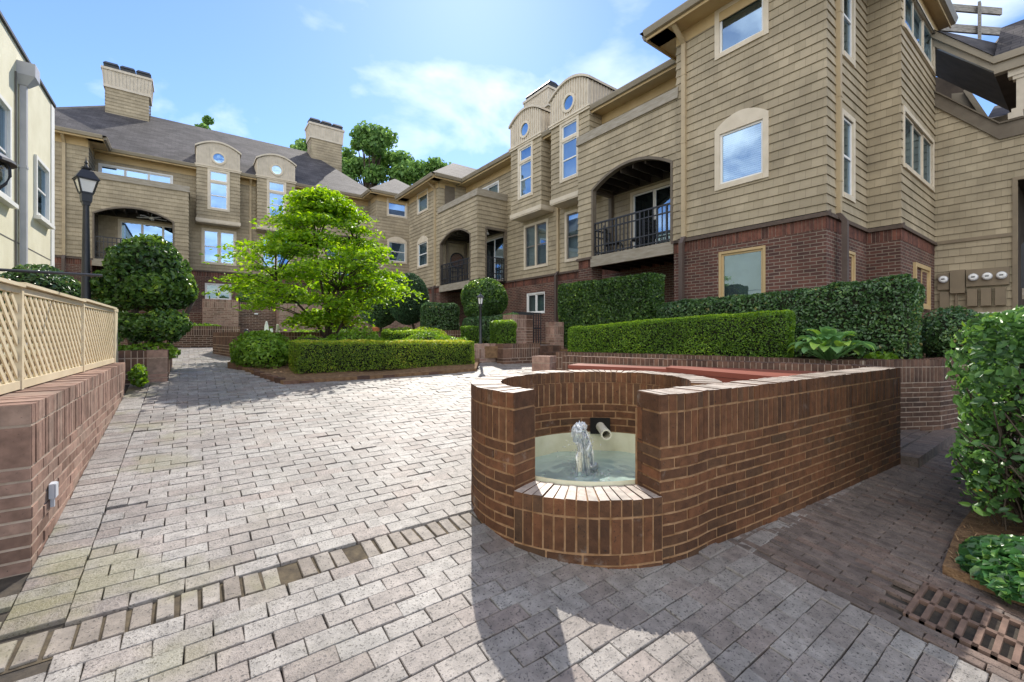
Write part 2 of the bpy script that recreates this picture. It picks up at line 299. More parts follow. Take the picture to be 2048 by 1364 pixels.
# ------------------------------------------------------------------ mesh helpers
OFF = {}
def empty(name, loc):
    o = bpy.data.objects.new(name, None); o.empty_display_size = .2; col.objects.link(o)
    o.location = loc; OFF[o] = Vector(loc); return o
def tag(o, label=None, cat=None, group=None, kind=None):
    if label: o['label'] = label
    if cat: o['category'] = cat
    if group: o['group'] = group
    if kind: o['kind'] = kind
    return o
def thing(name, loc, label, cat, group=None): return tag(empty(name, loc), label, cat, group)
def ident(a, b, c): return (a, b, c)
class MB:
    def __init__(self, xf=None): self.v = []; self.f = []; self.m = []; self.r = []; self.xf = xf or ident
    def face(self, pts, m=0, r=None):
        n = len(self.v); self.v += [self.xf(*p) for p in pts]; self.f.append(tuple(range(n, n + len(pts)))); self.m.append(m)
        self.r.append(random.random() if r is None else r); return self
    def hexa(self, b, t, m=0, r=None):
        r = random.random() if r is None else r
        n = len(self.v); self.v += [self.xf(*p) for p in list(b) + list(t)]; k = len(b)
        fs = [tuple(range(n + k - 1, n - 1, -1)), tuple(range(n + k, n + 2 * k))]
        fs += [(n + i, n + (i + 1) % k, n + k + (i + 1) % k, n + k + i) for i in range(k)]
        self.f += fs; self.m += [m] * len(fs); self.r += [r] * len(fs); return self
    def box(self, x0, x1, y0, y1, z0, z1, m=0, r=None):
        return self.hexa([(x0, y0, z0), (x1, y0, z0), (x1, y1, z0), (x0, y1, z0)], [(x0, y0, z1), (x1, y0, z1), (x1, y1, z1), (x0, y1, z1)], m, r)
    def bar(self, a, b, w, h, up=(0, 0, 1), m=0, r=None):
        a = Vector(a); b = Vector(b); d = (b - a).normalized(); u = Vector(up)
        s = d.cross(u)
        if s.length < 1e-4: s = d.cross(Vector((1, 0, 0)))
        s = s.normalized() * w / 2; u = s.cross(d).normalized() * h / 2
        return self.hexa([a - s - u, a + s - u, a + s + u, a - s + u], [b - s - u, b + s - u, b + s + u, b - s + u], m, r)
    def tube(self, pts, rad, n=8, m=0, cap=True, r=None):
        r = random.random() if r is None else r
        pts = [Vector(p) for p in pts]; base = len(self.v)
        if not hasattr(rad, '__len__'): rad = [rad] * len(pts)
        ref = Vector((0, 0, 1))
        for i, p in enumerate(pts):
            d = (pts[min(i + 1, len(pts) - 1)] - pts[max(i - 1, 0)]).normalized()
            rf = ref if abs(d.z) < .95 else Vector((1, 0, 0))
            s = d.cross(rf).normalized(); u = s.cross(d)
            for k in range(n):
                a = 2 * math.pi * k / n; q = p + (s * math.cos(a) + u * math.sin(a)) * rad[i]; self.v.append(self.xf(*q))
        for i in range(len(pts) - 1):
            for k in range(n):
                self.f.append((base + i * n + k, base + i * n + (k + 1) % n, base + (i + 1) * n + (k + 1) % n, base + (i + 1) * n + k)); self.m.append(m); self.r.append(r)
        if cap:
            self.f.append(tuple(base + k for k in range(n))[::-1]); self.f.append(tuple(base + (len(pts) - 1) * n + k for k in range(n))); self.m += [m, m]; self.r += [r, r]
        return self
    def lathe(self, c, prof, n=16, m=0, jit=0):
        base = len(self.v); r = random.random()
        for (rr, z) in prof:
            for k in range(n):
                a = 2 * math.pi * k / n; q = rr * (1 + random.uniform(-jit, jit)); self.v.append(self.xf(c[0] + q * math.cos(a), c[1] + q * math.sin(a), c[2] + z))
        for i in range(len(prof) - 1):
            for k in range(n):
                self.f.append((base + i * n + k, base + i * n + (k + 1) % n, base + (i + 1) * n + (k + 1) % n, base + (i + 1) * n + k)); self.m.append(m); self.r.append(r)
        return self
    def build(self, name, mats, parent=None, loc=None, smooth=False):
        return finish(name, np.array(self.v, dtype=np.float32).reshape(-1, 3), self.f, mats, self.m, self.r, parent, loc, smooth)
def finish(name, V, faces, mats, mi, rn, parent=None, loc=None, smooth=False):
    me = bpy.data.meshes.new(name); o = bpy.data.objects.new(name, me); col.objects.link(o)
    off = Vector((0, 0, 0))
    if parent is not None:
        off = OFF[parent]; o.parent = parent
    elif loc is not None:
        off = Vector(loc); o.location = loc
    OFF[o] = off
    V = V - np.array(off, dtype=np.float32)
    if isinstance(faces, np.ndarray):
        nf, k = faces.shape
        me.vertices.add(len(V)); me.vertices.foreach_set('co', V.astype(np.float32).ravel())
        me.loops.add(nf * k); me.loops.foreach_set('vertex_index', faces.astype(np.int32).ravel())
        me.polygons.add(nf); me.polygons.foreach_set('loop_start', np.arange(0, nf * k, k, dtype=np.int32))
        me.update(calc_edges=True)
    else:
        me.from_pydata(V.tolist(), [], faces)
    if not isinstance(mats, (list, tuple)): mats = [mats]
    for m in mats: me.materials.append(MATS[m])
    n = len(me.polygons)
    if len(mats) > 1 and mi is not None: me.polygons.foreach_set('material_index', np.array(mi, dtype=np.int32))
    if rn is not None:
        a = me.attributes.new('rnd', 'FLOAT', 'FACE'); a.data.foreach_set('value', np.array(rn, dtype=np.float32))
    if smooth: me.polygons.foreach_set('use_smooth', np.ones(n, dtype=bool))
    me.update(); return o

# ---- foliage ----
def leaves_arrays(P, Nn, size, tilt=.7, kind='quad', var=.35, droop=0., rnd=None, aspect=.5):
    n = len(P)
    Nn = Nn + rng.normal(0, tilt, (n, 3)); Nn /= np.linalg.norm(Nn, axis=1, keepdims=True) + 1e-9
    T = rng.normal(0, 1, (n, 3)); T[:, 2] -= droop
    T -= Nn * (T * Nn).sum(1, keepdims=True); T /= np.linalg.norm(T, axis=1, keepdims=True) + 1e-9
    B = np.cross(Nn, T)
    s = (size * (1 + rng.uniform(-var, var, n)))[:, None]
    if kind == 'quad':
        pts = [P - T * s * .5, P + B * s * aspect * .5 + Nn * s * .08, P + T * s * .5, P - B * s * aspect * .5 + Nn * s * .08]
        V = np.stack(pts, 1).reshape(-1, 3); Fc = np.arange(n * 4).reshape(n, 4); per = 1
    else:  # folded pointed leaf: two quads along the midrib
        w = s * aspect * .5
        pts = [P - T * s * .5, P + T * s * .5 - Nn * s * .12,
               P - T * s * .18 + B * w + Nn * w * .35, P + T * s * .2 + B * w * .85 + Nn * w * .25,
               P - T * s * .18 - B * w + Nn * w * .35, P + T * s * .2 - B * w * .85 + Nn * w * .25]
        V = np.stack(pts, 1).reshape(-1, 3); b = (np.arange(n) * 6)[:, None]
        Fc = np.concatenate([b + np.array([[0, 1, 3, 2]]), b + np.array([[0, 4, 5, 1]])], 1).reshape(-1, 4); per = 2
    r = rng.random(n) if rnd is None else rnd
    return V, Fc, np.repeat(r, per)
def join_arrays(parts):
    Vs, Fs, Rs, Ms = [], [], [], []; o = 0
    for (V, Fc, r, m) in parts:
        Vs.append(V); Fs.append(Fc + o); Rs.append(r); Ms.append(np.full(len(Fc), m)); o += len(V)
    return np.concatenate(Vs), np.concatenate(Fs), np.concatenate(Rs), np.concatenate(Ms)
def clump(P, s=1.):
    q = np.array([mnoise.noise(Vector((float(p[0] * s), float(p[1] * s), float(p[2] * s)))) for p in P]) if len(P) < 400000 else np.zeros(len(P))
    return q
def lumpy(P, Nn, amp, s):
    return P + Nn * (clump(P, s) * amp)[:, None]
def boxcore(x0, x1, y0, y1, z0, z1):
    V = np.array([(x, y, z) for z in (z0, z1) for (x, y) in ((x0, y0), (x1, y0), (x1, y1), (x0, y1))], dtype=float)
    Fc = np.array([(0, 3, 2, 1), (4, 5, 6, 7), (0, 1, 5, 4), (1, 2, 6, 5), (2, 3, 7, 6), (3, 0, 4, 7)])
    return V, Fc, np.zeros(6), 1
def hedge_strip(name, path, width, z0, z1, dens, leaf, mat, label, cat, size_kind='quad', rnd_edge=.1, tilt=.75, amp=.03, group=None, lift=0., top_lit=0., bottom=None, core_in=.07, depth=.05):
    """clipped hedge along a polyline; z1 may be a list per path point"""
    path = [Vector((p[0], p[1])) for p in path]
    if not hasattr(z1, '__len__'): z1 = [z1] * len(path)
    if not hasattr(z0, '__len__'): z0 = [z0] * len(path)
    ln = [0.]
    for a, b in zip(path, path[1:]): ln.append(ln[-1] + (b - a).length)
    Lt = ln[-1]; LA = np.array(ln); PX = np.array([p.x for p in path]); PY = np.array([p.y for p in path]); Z1 = np.array(z1); Z0 = np.array(z0)
    hm = float(np.mean(Z1 - Z0)); hw = width / 2
    def ev(u, off):
        x = np.interp(u, LA, PX); y = np.interp(u, LA, PY)
        e = 1e-2; dx = np.interp(u + e, LA, PX) - np.interp(u - e, LA, PX); dy = np.interp(u + e, LA, PY) - np.interp(u - e, LA, PY)
        l = np.hypot(dx, dy); dx /= l; dy /= l
        return x + dy * off, y - dx * off, dx, dy
    per = 2 * (hm + hw); area = Lt * (2 * hm + width) + 2 * width * hm
    n = int(area * dens)
    # points on the five visible faces
    w = np.array([Lt * hm, Lt * hm, Lt * width, width * hm, width * hm]); ch = rng.choice(5, n, p=w / w.sum())
    u = rng.random(n) * Lt; v = rng.random(n); q = rng.random(n)
    off = np.where(ch == 0, hw, np.where(ch == 1, -hw, (q * 2 - 1) * hw))
    u = np.where(ch == 3, 0, np.where(ch == 4, Lt, u))
    zf = np.where(ch == 2, 1, v)
    # round the edges
    re = rnd_edge
    x, y, dx, dy = ev(u, off)
    zz0 = np.interp(u, LA, Z0); zz1 = np.interp(u, LA, Z1); z = zz0 + zf * (zz1 - zz0)
    nx = np.where(ch == 0, dy, np.where(ch == 1, -dy, np.where(ch == 3, -dx, np.where(ch == 4, dx, 0))))
    ny = np.where(ch == 0, -dx, np.where(ch == 1, dx, np.where(ch == 3, -dy, np.where(ch == 4, dy, 0))))
    nz = np.where(ch == 2, 1., 0.)
    P = np.stack([x, y, z], 1); Nn = np.stack([nx, ny, nz], 1).astype(float)
    dtop = (zz1 - z) ; dside = hw - np.abs(off); dend = np.minimum(u, Lt - u)
    ds = sorted_second = np.sort(np.stack([dtop, dside, dend], 1), axis=1)[:, 1]
    inset = np.clip(re - ds, 0, re) ** 2 / re * .55
    cen_x, cen_y, _, _ = ev(np.clip(u, re * 2, Lt - re * 2), off * 0)
    C = np.stack([cen_x, cen_y, np.minimum(z, zz1 - re)], 1); dirn = C - P; dl = np.linalg.norm(dirn, axis=1, keepdims=True) + 1e-6
    P = P + dirn / dl * inset[:, None]
    P = lumpy(P, Nn, amp, 2.3); P = lumpy(P, Nn, amp * .6, 7.)
    P -= Nn * (rng.random(n) ** 2 * depth)[:, None]
    r = np.clip(rng.normal(.42, .22, n) + clump(P, 1.7) * .3 + np.where(nz > .5, top_lit, 0), 0, 1)  # leaves on the hedge top coloured lighter, daylight put into the colour
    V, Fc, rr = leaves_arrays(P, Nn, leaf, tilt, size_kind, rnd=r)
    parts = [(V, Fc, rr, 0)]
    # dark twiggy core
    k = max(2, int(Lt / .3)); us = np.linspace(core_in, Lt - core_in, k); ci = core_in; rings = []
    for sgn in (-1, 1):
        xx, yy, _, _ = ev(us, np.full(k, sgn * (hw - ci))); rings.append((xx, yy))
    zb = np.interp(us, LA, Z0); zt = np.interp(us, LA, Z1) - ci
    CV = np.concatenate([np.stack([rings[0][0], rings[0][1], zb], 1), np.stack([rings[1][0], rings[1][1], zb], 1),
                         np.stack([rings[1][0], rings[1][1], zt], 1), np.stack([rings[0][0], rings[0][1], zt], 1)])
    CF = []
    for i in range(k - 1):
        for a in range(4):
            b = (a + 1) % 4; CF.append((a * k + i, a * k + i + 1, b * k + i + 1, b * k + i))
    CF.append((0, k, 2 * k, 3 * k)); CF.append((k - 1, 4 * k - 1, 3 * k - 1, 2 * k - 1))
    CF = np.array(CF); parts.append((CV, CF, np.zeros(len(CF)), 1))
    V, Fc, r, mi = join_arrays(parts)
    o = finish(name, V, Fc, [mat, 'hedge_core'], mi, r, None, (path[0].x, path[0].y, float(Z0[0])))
    return tag(o, label, cat, group)
def ellipsoid_leaves(c, rad, dens, leaf, kind='quad', tilt=.7, amp=.08, s=2., zcut=-1., depth=.1, aspect=.5, power=2.):
    a, b, h = rad
    n = int(4 * math.pi * ((a * b + b * h + a * h) / 3) * dens)
    d = rng.normal(0, 1, (n, 3)); d /= np.linalg.norm(d, axis=1, keepdims=True)
    d = d[d[:, 2] > zcut]; n = len(d)
    if power != 2.:
        k = (np.abs(d) ** power).sum(1) ** (1 / power); q = d / k[:, None]
    else: q = d
    P = np.array(c) + q * np.array(rad); Nn = d / np.array(rad); Nn /= np.linalg.norm(Nn, axis=1, keepdims=True)
    P = lumpy(P, Nn, amp, s); P = lumpy(P, Nn, amp * .5, s * 3)
    P = P - Nn * (rng.random(n) ** 2 * depth)[:, None]
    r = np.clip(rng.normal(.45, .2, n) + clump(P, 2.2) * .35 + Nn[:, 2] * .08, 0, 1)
    return leaves_arrays(P, Nn, leaf, tilt, kind, rnd=r, aspect=aspect)
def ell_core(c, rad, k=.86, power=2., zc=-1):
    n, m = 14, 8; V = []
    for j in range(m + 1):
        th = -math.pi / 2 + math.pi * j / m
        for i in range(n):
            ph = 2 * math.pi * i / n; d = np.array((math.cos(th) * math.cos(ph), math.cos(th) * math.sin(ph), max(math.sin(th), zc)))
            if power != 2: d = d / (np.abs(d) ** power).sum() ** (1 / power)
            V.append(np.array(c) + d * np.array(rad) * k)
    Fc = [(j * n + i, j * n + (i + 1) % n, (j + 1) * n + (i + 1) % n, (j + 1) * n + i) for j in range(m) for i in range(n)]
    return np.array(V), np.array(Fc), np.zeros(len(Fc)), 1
def crown_obj(name, parts, mat, parent=None, loc=None):
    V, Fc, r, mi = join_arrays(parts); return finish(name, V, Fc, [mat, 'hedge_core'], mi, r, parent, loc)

# ------------------------------------------------------------------ ground
def gz(x, y):
    return .115 * (y - 1.4) if y < 8 else .759 + .015 * (min(y, 40) - 8)
def build_ground():
    mb = MB()
    xs = [-120, -40, -12, -6, -2, 0, 2, 4, 6, 8, 10, 14, 20, 40, 120]; ys = [-60, -20, -6, -3, -1, 0, 1, 2, 3, 4, 5, 6, 7, 8, 10, 14, 20, 40, 120]
    for x0, x1 in zip(xs, xs[1:]):
        for y0, y1 in zip(ys, ys[1:]):
            h = lambda x, y: gz(x, max(y, -3)) - .02
            mb.face([(x0, y0, h(x0, y0)), (x1, y0, h(x1, y0)), (x1, y1, h(x1, y1)), (x0, y1, h(x0, y1))])
    tag(mb.build('ground', 'sand_joint'), kind='structure')
build_ground()
ISLAND = [(1.05, 6.82), (2.6, 6.84), (4.3, 6.93), (5.0, 7.9), (5.0, 9.6), (4.4, 10.6), (2.0, 10.6), (.95, 9.9), (.5, 8.6)]
def inside(poly, x, y):
    c = False; j = len(poly) - 1
    for i in range(len(poly)):
        xi, yi = poly[i]; xj, yj = poly[j]
        if (yi > y) != (yj > y) and x < (xj - xi) * (y - yi) / (yj - yi) + xi: c = not c
        j = i
    return c
DR0, DR1 = 2.38, 2.56       # drain row band in y
def build_paving():
    mb = MB(); dm = MB()
    def paver(b, x0, x1, y0, y1, up=0., rot=0., jit=.0032):
        g = .0021; c = .0026
        x0 += g; x1 -= g; y0 += g; y1 -= g
        if rot:
            pass
        cs = []
        for (x, y) in ((x0, y0), (x1, y0), (x1, y1), (x0, y1)):
            cs.append((x + random.uniform(-jit, jit), y + random.uniform(-jit, jit)))
        h0 = random.gauss(0, .0012 if random.random() < .93 else .005) + up; tx = random.gauss(0, .009); ty = random.gauss(0, .016)
        cx, cy = (x0 + x1) / 2, (y0 + y1) / 2
        top = []; mid = []; bot = []
        for (x, y) in cs:
            z = gz(x, y) + h0 + tx * (x - cx) + ty * (y - cy)
            mid.append((x, y, z - .003)); bot.append((x, y, z - .03))
            top.append((x + (c if x < cx else -c), y + (c if y < cy else -c), z))
        r = random.random(); n = len(b.v); b.v += bot + mid + top
        for i in range(4):
            j = (i + 1) % 4
            b.f += [(n + i, n + j, n + 4 + j, n + 4 + i), (n + 4 + i, n + 4 + j, n + 8 + j, n + 8 + i)]
        b.f.append((n + 8, n + 9, n + 10, n + 11)); b.m += [0] * 9; b.r += [r] * 9
    def skip(x, y):
        if inside(ISLAND, x, y): return True
        if y > 7.5 and x > 5.2: return True
        return False
    # running bond field, rows along x
    y = DR0 - .1; row = 0
    rows = []
    yy = DR0
    while yy > -1.4: rows.append(yy - .1); yy -= .1
    yy = DR1
    while yy < 21: rows.append(yy); yy += .1
    for i, y0 in enumerate(rows):
        k = i % 2
        x = -.42 + (.1 if k else 0)
        first = True
        while x < 9.2:
            w = .2
            if first and k: 
                paver(mb, -.42, x, y0, y0 + .1); 
            first = False
            xm = x + .1; ym = y0 + .05
            lim = 2.75 + .6 * max(0, 1.3 - y0) * 0
            if x > 2.74 and y0 < 1.22: break
            if not skip(xm, ym): paver(mb, x, min(x + w, 2.79) if y0 < 1.22 else x + w, y0, y0 + .1)
            x += w
    # header border strip beside the left wall
    yy = -1.4
    while yy < 21:
        if not (DR0 - .12 < yy < DR1 + .02): paver(mb, -.62, -.421, yy, yy + .1)
        yy += .1
    # left apron beyond the wall's near end
    yy = -1.4; i = 0
    while yy < 2.9:
        for q in range(3): paver(mb, -.62 - .2 * (q + 1) - (.1 if i % 2 else 0), -.62 - .2 * q - (.1 if i % 2 else 0), yy, yy + .1)
        yy += .1; i += 1
    # path by the fountain wall: bricks on edge, rows along y
    pm = MB(); x = 2.795; i = 0
    while x < 9.0:
        yb = -1.5 - (.1 if i % 2 else 0)
        while yb < 1.38:
            if not (2.9 < x + .03 < 3.43 and -.3 < yb + .1 < .64): paver(pm, x, x + .061, yb, yb + .2)
            yb += .2
        x += .061; i += 1
    tag(pm.build('path', 'path_brick'), kind='structure')
    tag(mb.build('paving', 'paver'), kind='structure')
    # sunken drain row of headers
    x = -.62
    while x < 2.1:
        w = .073 + random.uniform(-.005, .005)
        if random.random() < .04: paver(dm, x, x + w, DR0 + .06, DR1 - .01, -.03)
        else: paver(dm, x, x + w, DR0 + .016, DR1 - .006, -.006 + random.gauss(0, .003), jit=.004)
        x += .083
    for q in range(14): dm.face([(-.62 + q * .2, DR0 + .003, gz(0, DR0) - .017), (-.42 + q * .2, DR0 + .003, gz(0, DR0) - .017), (-.42 + q * .2, DR1 - .003, gz(0, DR1) - .016), (-.62 + q * .2, DR1 - .003, gz(0, DR1) - .016)], 1)
    tag(dm.build('drain_row', ['drain_paver', 'drain_sand']), kind='structure')
build_paving()

# ------------------------------------------------------------------ real brick walls
class Path:
    def __init__(self, pts):
        self.p = [Vector((a, b)) for a, b in pts]; self.l = [0]
        for a, b in zip(self.p, self.p[1:]): self.l.append(self.l[-1] + (b - a).length)
        self.L = self.l[-1]
    def at(self, u):
        u = max(0, min(self.L, u))
        for i in range(len(self.p) - 1):
            if u <= self.l[i + 1] + 1e-9: break
        t = (u - self.l[i]) / max(1e-9, self.l[i + 1] - self.l[i]); return self.p[i].lerp(self.p[i + 1], t)
    def nrm(self, u):                      # right hand side of travel
        a = self.at(max(0, u - .04)); b = self.at(min(self.L, u + .04)); d = (b - a).normalized(); return Vector((d.y, -d.x))
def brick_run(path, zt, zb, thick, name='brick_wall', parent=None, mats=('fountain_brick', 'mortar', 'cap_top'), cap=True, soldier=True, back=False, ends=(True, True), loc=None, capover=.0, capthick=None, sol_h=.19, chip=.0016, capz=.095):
    """wall of single bricks: rowlock cap, soldier course, running bond below; face on the right hand side of the path"""
    P = Path(path); mb = MB(); L = P.L
    zbf = zb if callable(zb) else (lambda x, y: zb)
    def brick(u0, u1, z0, z1, o_out, o_in, top=False):
        r = random.random(); e = max(-.001, random.gauss(0, chip)); j = lambda: random.uniform(-.002, .002)
        us = [u0, (u0 + u1) / 2, u1] if u1 - u0 > .12 else [u0, u1]
        q = []
        for z in (z0, z1):
            jz = [j() for _ in us]; F_ = [(*(P.at(u) + P.nrm(u) * (o_out + e)), z + k) for u, k in zip(us, jz)]; B_ = [(*(P.at(u) + P.nrm(u) * o_in), z + k) for u, k in zip(us, jz)]
            q.append(F_ + B_[::-1])
        mb.hexa(q[0], q[1], 0, r)
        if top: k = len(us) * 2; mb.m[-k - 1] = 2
    z = zt
    if cap:
        n = max(1, round(L / .062)); w = L / n
        ct = capthick or thick
        for i in range(n): brick(i * w + .0045, (i + 1) * w - .0045, zt - capz, zt + random.gauss(0, .0015), capover, -ct - capover, len(mats) > 2)
        z = zt - capz - .0125
    fronts = [(0, 1)]
    def face_courses(zs, zmin_fn, o0, o1):
        z = zs
        if soldier:
            n = max(1, round(L / .062)); w = L / n
            for i in range(n):
                m = P.at((i + .5) * w); zlo = max(z - sol_h, zmin_fn(m.x, m.y) - .05)
                if z - zlo > .02: brick(i * w + .0062, (i + 1) * w - .0062, zlo, z, o0, o1)
            z -= sol_h + .0135
        k = 0
        while z > -.4:
            u = -(.105 if k % 2 else 0)
            any_ = False
            while u < L:
                a = max(0, u); b = min(L, u + .21)
                if b - a > .03:
                    m = P.at((a + b) / 2)
                    if z > zmin_fn(m.x, m.y) - .02: brick(a + .0062, b - .0062, z - .0505, z, o0, o1); any_ = True
                u += .21
            z -= .064; k += 1
            if not any_: break
    face_courses(z, zbf, 0, -.06)
    if back: face_courses(z, zbf, -thick, -thick + .06)
    # mortar body
    n = max(2, int(L / .08)); us = [L * i / n for i in range(n + 1)]
    rec = .0035; ring = []
    for u in us:
        p = P.at(u); nn = P.nrm(u); zl = zbf(p.x, p.y) - .15
        ring.append([(*(p - nn * rec), zl), (*(p - nn * (thick - rec)), zl), (*(p - nn * (thick - rec)), zt - .008), (*(p - nn * rec), zt - .008)])
    for a, b in zip(ring, ring[1:]):
        for i in range(4):
            j = (i + 1) % 4; mb.face([a[i], a[j], b[j], b[i]], 1)
    # brick faced ends
    for e, fl in ((0, ends[0]), (L, ends[1])):
        if not fl: 
            mb.face(ring[0] if e == 0 else ring[-1], 1); continue
        p = P.at(e); nn = P.nrm(e); t = Vector((-nn.y, nn.x)) * (1 if e else -1); 
        zz = zt - .001; k = 0
        mb.face(ring[0] if e == 0 else ring[-1], 1)
        tot = thick
        hs = ([capz] if cap else []) + ([sol_h] if soldier else [])
        while zz > zbf(p.x, p.y) - .05:
            h = hs.pop(0) if hs else .0505
            cuts = [0, thick] if thick < .26 else ([0] + [thick * q for q in ((.45, 1) if k % 2 else (.62, 1))])
            for a, b in zip(cuts, cuts[1:]):
                e0 = random.uniform(.004, .008); A = p - nn * (a + .003); B = p - nn * (b - .003)
                bb = [(*(A + t * e0), zz - h), (*(B + t * e0), zz - h), (*(B - t * .03), zz - h), (*(A - t * .03), zz - h)]
                mb.hexa(bb, [(q[0], q[1], zz) for q in bb], 0)
            zz -= h + .0135; k += 1
    return mb.build(name, list(mats), parent, loc)

ZT = .985
CX_, CY_, EA, EB = 2.51, 2.31, .985, .86
def ell(a, k=0.):
    return (CX_ + (EA - k) * math.cos(R(a)), CY_ + (EB - k) * math.sin(R(a)))
def build_fountain():
    t = thing('fountain', (CX_, CY_, gz(CX_, CY_)), 'round brown brick fountain basin with a low front gap and bubbling jet', 'fountain')
    # the high rim: outer face, travelling clockwise keeps the outside on the left, so go counter clockwise
    arc = [ell(a) for a in np.linspace(301, 555, 90)]
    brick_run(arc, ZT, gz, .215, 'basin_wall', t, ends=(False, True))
    # inner brick lining
    inner = [ell(a, .224) for a in np.linspace(555, 248, 110)]
    P = inner
    brick_run(inner, ZT - .1, .434, .02, 'inner_lining', t, cap=False, ends=(False, False))
    # low front wall in the gap
    low = [ell(a, -.012) for a in np.linspace(195.5, 250.5, 28)]
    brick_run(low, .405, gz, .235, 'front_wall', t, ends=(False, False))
    # pale liner and floor
    mb = MB(); n = 64
    for i in range(n):
        a0, a1 = 360 * i / n, 360 * (i + 1) / n
        p, q = ell(a0, .228), ell(a1, .228)
        mb.face([(*p, .02), (*q, .02), (*q, .43), (*p, .43)])
        mb.face([(*p, .02), (*q, .02), (CX_, CY_, .02)])
    mb.build('basin_liner', 'liner', t, smooth=False)
    # water surface with ripples
    wb = MB(); nr, na = 26, 72; jx, jy = 2.43, 2.41; ids = []
    for j in range(nr + 1):
        for i in range(na):
            f = j / nr; x = CX_ + (EA - .23) * f * math.cos(2 * math.pi * i / na); y = CY_ + (EB - .23) * f * math.sin(2 * math.pi * i / na)
            d = math.hypot(x - jx, y - jy)
            z = .26 + .012 * math.sin(d * 60) * math.exp(-d * 4) + .012 * mnoise.noise(Vector((x * 9, y * 9, 0))) + .02 * math.exp(-d * 9) * mnoise.noise(Vector((x * 40, y * 40, 3)))
            wb.v.append((x, y, z))
    for j in range(nr):
        for i in range(na):
            wb.f.append((j * na + i, j * na + (i + 1) % na, (j + 1) * na + (i + 1) % na, (j + 1) * na + i)); wb.m.append(0); wb.r.append(0)
    wb.build('water', 'pool_water', t, smooth=True)
    # stand pipe, bubbling jet, drops
    s = MB(); s.tube([(jx, jy, .05), (jx + .004, jy, .42)], .022, 12); s.build('standpipe', 'pvc', t, smooth=True)
    j = MB()
    def blob(c, r, amp, n=16, m_=10):
        base = len(j.v)
        for a in range(m_ + 1):
            th = -math.pi / 2 + math.pi * a / m_
            for k in range(n):
                ph = 2 * math.pi * k / n; d = Vector((math.cos(th) * math.cos(ph), math.cos(th) * math.sin(ph), math.sin(th)))
                q = 1 + amp * mnoise.noise(d * 2.3 + Vector(c) * 31) + amp * .6 * mnoise.noise(d * 6 + Vector(c) * 17)
                j.v.append((c[0] + d.x * r[0] * q, c[1] + d.y * r[1] * q, c[2] + d.z * r[2] * q))
        for a in range(m_):
            for k in range(n):
                j.f.append((base + a * n + k, base + a * n + (k + 1) % n, base + (a + 1) * n + (k + 1) % n, base + (a + 1) * n + k)); j.m.append(0); j.r.append(0)
    for (dx, dy, z, rx, rz) in ((0, 0, .56, .045, .07), (.01, -.01, .605, .04, .045), (-.025, .01, .57, .03, .05), (.035, -.02, .52, .035, .06), (.06, -.035, .44, .035, .07), (.075, -.045, .37, .03, .06), (.03, .0, .46, .03, .06), (.09, -.05, .31, .05, .03)):
        blob((jx + dx, jy + dy, z), (rx, rx, rz), .75)
    for q in range(14):
        a = random.gauss(-.6, .7); rr = random.uniform(.04, .12); z0 = random.uniform(.5, .62); pts = []
        for h in np.linspace(0, 1, 8):
            d = .03 + rr * h; pts.append((jx + d * math.cos(a) + random.uniform(-.008, .008), jy + d * math.sin(a) + random.uniform(-.008, .008), z0 - (z0 - .25) * h ** 2))
        j.tube(pts, [random.uniform(.002, .011) for _ in pts], 5)
    for q in range(150):
        a = random.uniform(0, 6.3); d = abs(random.gauss(.05, .07)); z = random.uniform(.27, .62) * (1 - d * .8); s_ = random.uniform(.002, .006)
        c = Vector((jx + d * math.cos(a), jy + d * math.sin(a), max(.265, z)))
        j.hexa([c + Vector((s_, 0, 0)), c + Vector((0, s_, 0)), c + Vector((-s_, 0, 0)), c + Vector((0, -s_, 0))],
               [c + Vector((s_ * .3, 0, s_ * 1.5)), c + Vector((0, s_ * .3, s_ * 1.5)), c + Vector((-s_ * .3, 0, s_ * 1.5)), c + Vector((0, -s_ * .3, s_ * 1.5))])
    # foam on the water
    for q in range(160):
        a = random.uniform(0, 6.3); d = abs(random.gauss(.04, .09)); s_ = random.uniform(.004, .012); c = Vector((jx + .03 + d * math.cos(a), jy - .05 + d * math.sin(a), .268))
        j.hexa([c + Vector((s_, 0, 0)), c + Vector((0, s_, 0)), c + Vector((-s_, 0, 0)), c + Vector((0, -s_, 0))],
               [c + Vector((s_ * .3, 0, s_ * .7)), c + Vector((0, s_ * .3, s_ * .7)), c + Vector((-s_ * .3, 0, s_ * .7)), c + Vector((0, -s_ * .3, s_ * .7))])
    j.build('water_jet', 'spray', t, smooth=True)
    # spout pipe from a hole in the back lining
    bx, by = 3.035, 2.735
    h = MB()
    hp = Vector((bx, by, .485)); d = Vector((-.66, -.75, 0)).normalized()
    sx = Vector((-d.y, d.x, 0)).normalized()
    h.hexa([hp - sx * .09 + Vector((0, 0, -.07)), hp + sx * .09 + Vector((0, 0, -.07)), hp + sx * .09 - d * .12 + Vector((0, 0, -.07)), hp - sx * .09 - d * .12 + Vector((0, 0, -.07))],
           [hp - sx * .09 + Vector((0, 0, .075)), hp + sx * .09 + Vector((0, 0, .075)), hp + sx * .09 - d * .08 + Vector((0, 0, .075)), hp - sx * .09 - d * .08 + Vector((0, 0, .075))])
    h.build('pipe_hole', 'pit_dark', t)
    p = MB(); a = hp - d * .02 + sx * .0; e = Vector((2.85, 2.5, .478))
    p.tube([a, e], [.04, .04], 18, cap=False); p.tube([e - (e - a).normalized() * .05, e + (e - a).normalized() * .004], .045, 18, cap=False)
    p.tube([e, a], [.034, .034], 18, cap=False)
    dd = (e - a).normalized(); s2 = dd.cross(Vector((0, 0, 1))).normalized(); u2 = s2.cross(dd)
    ee = e + dd * .004
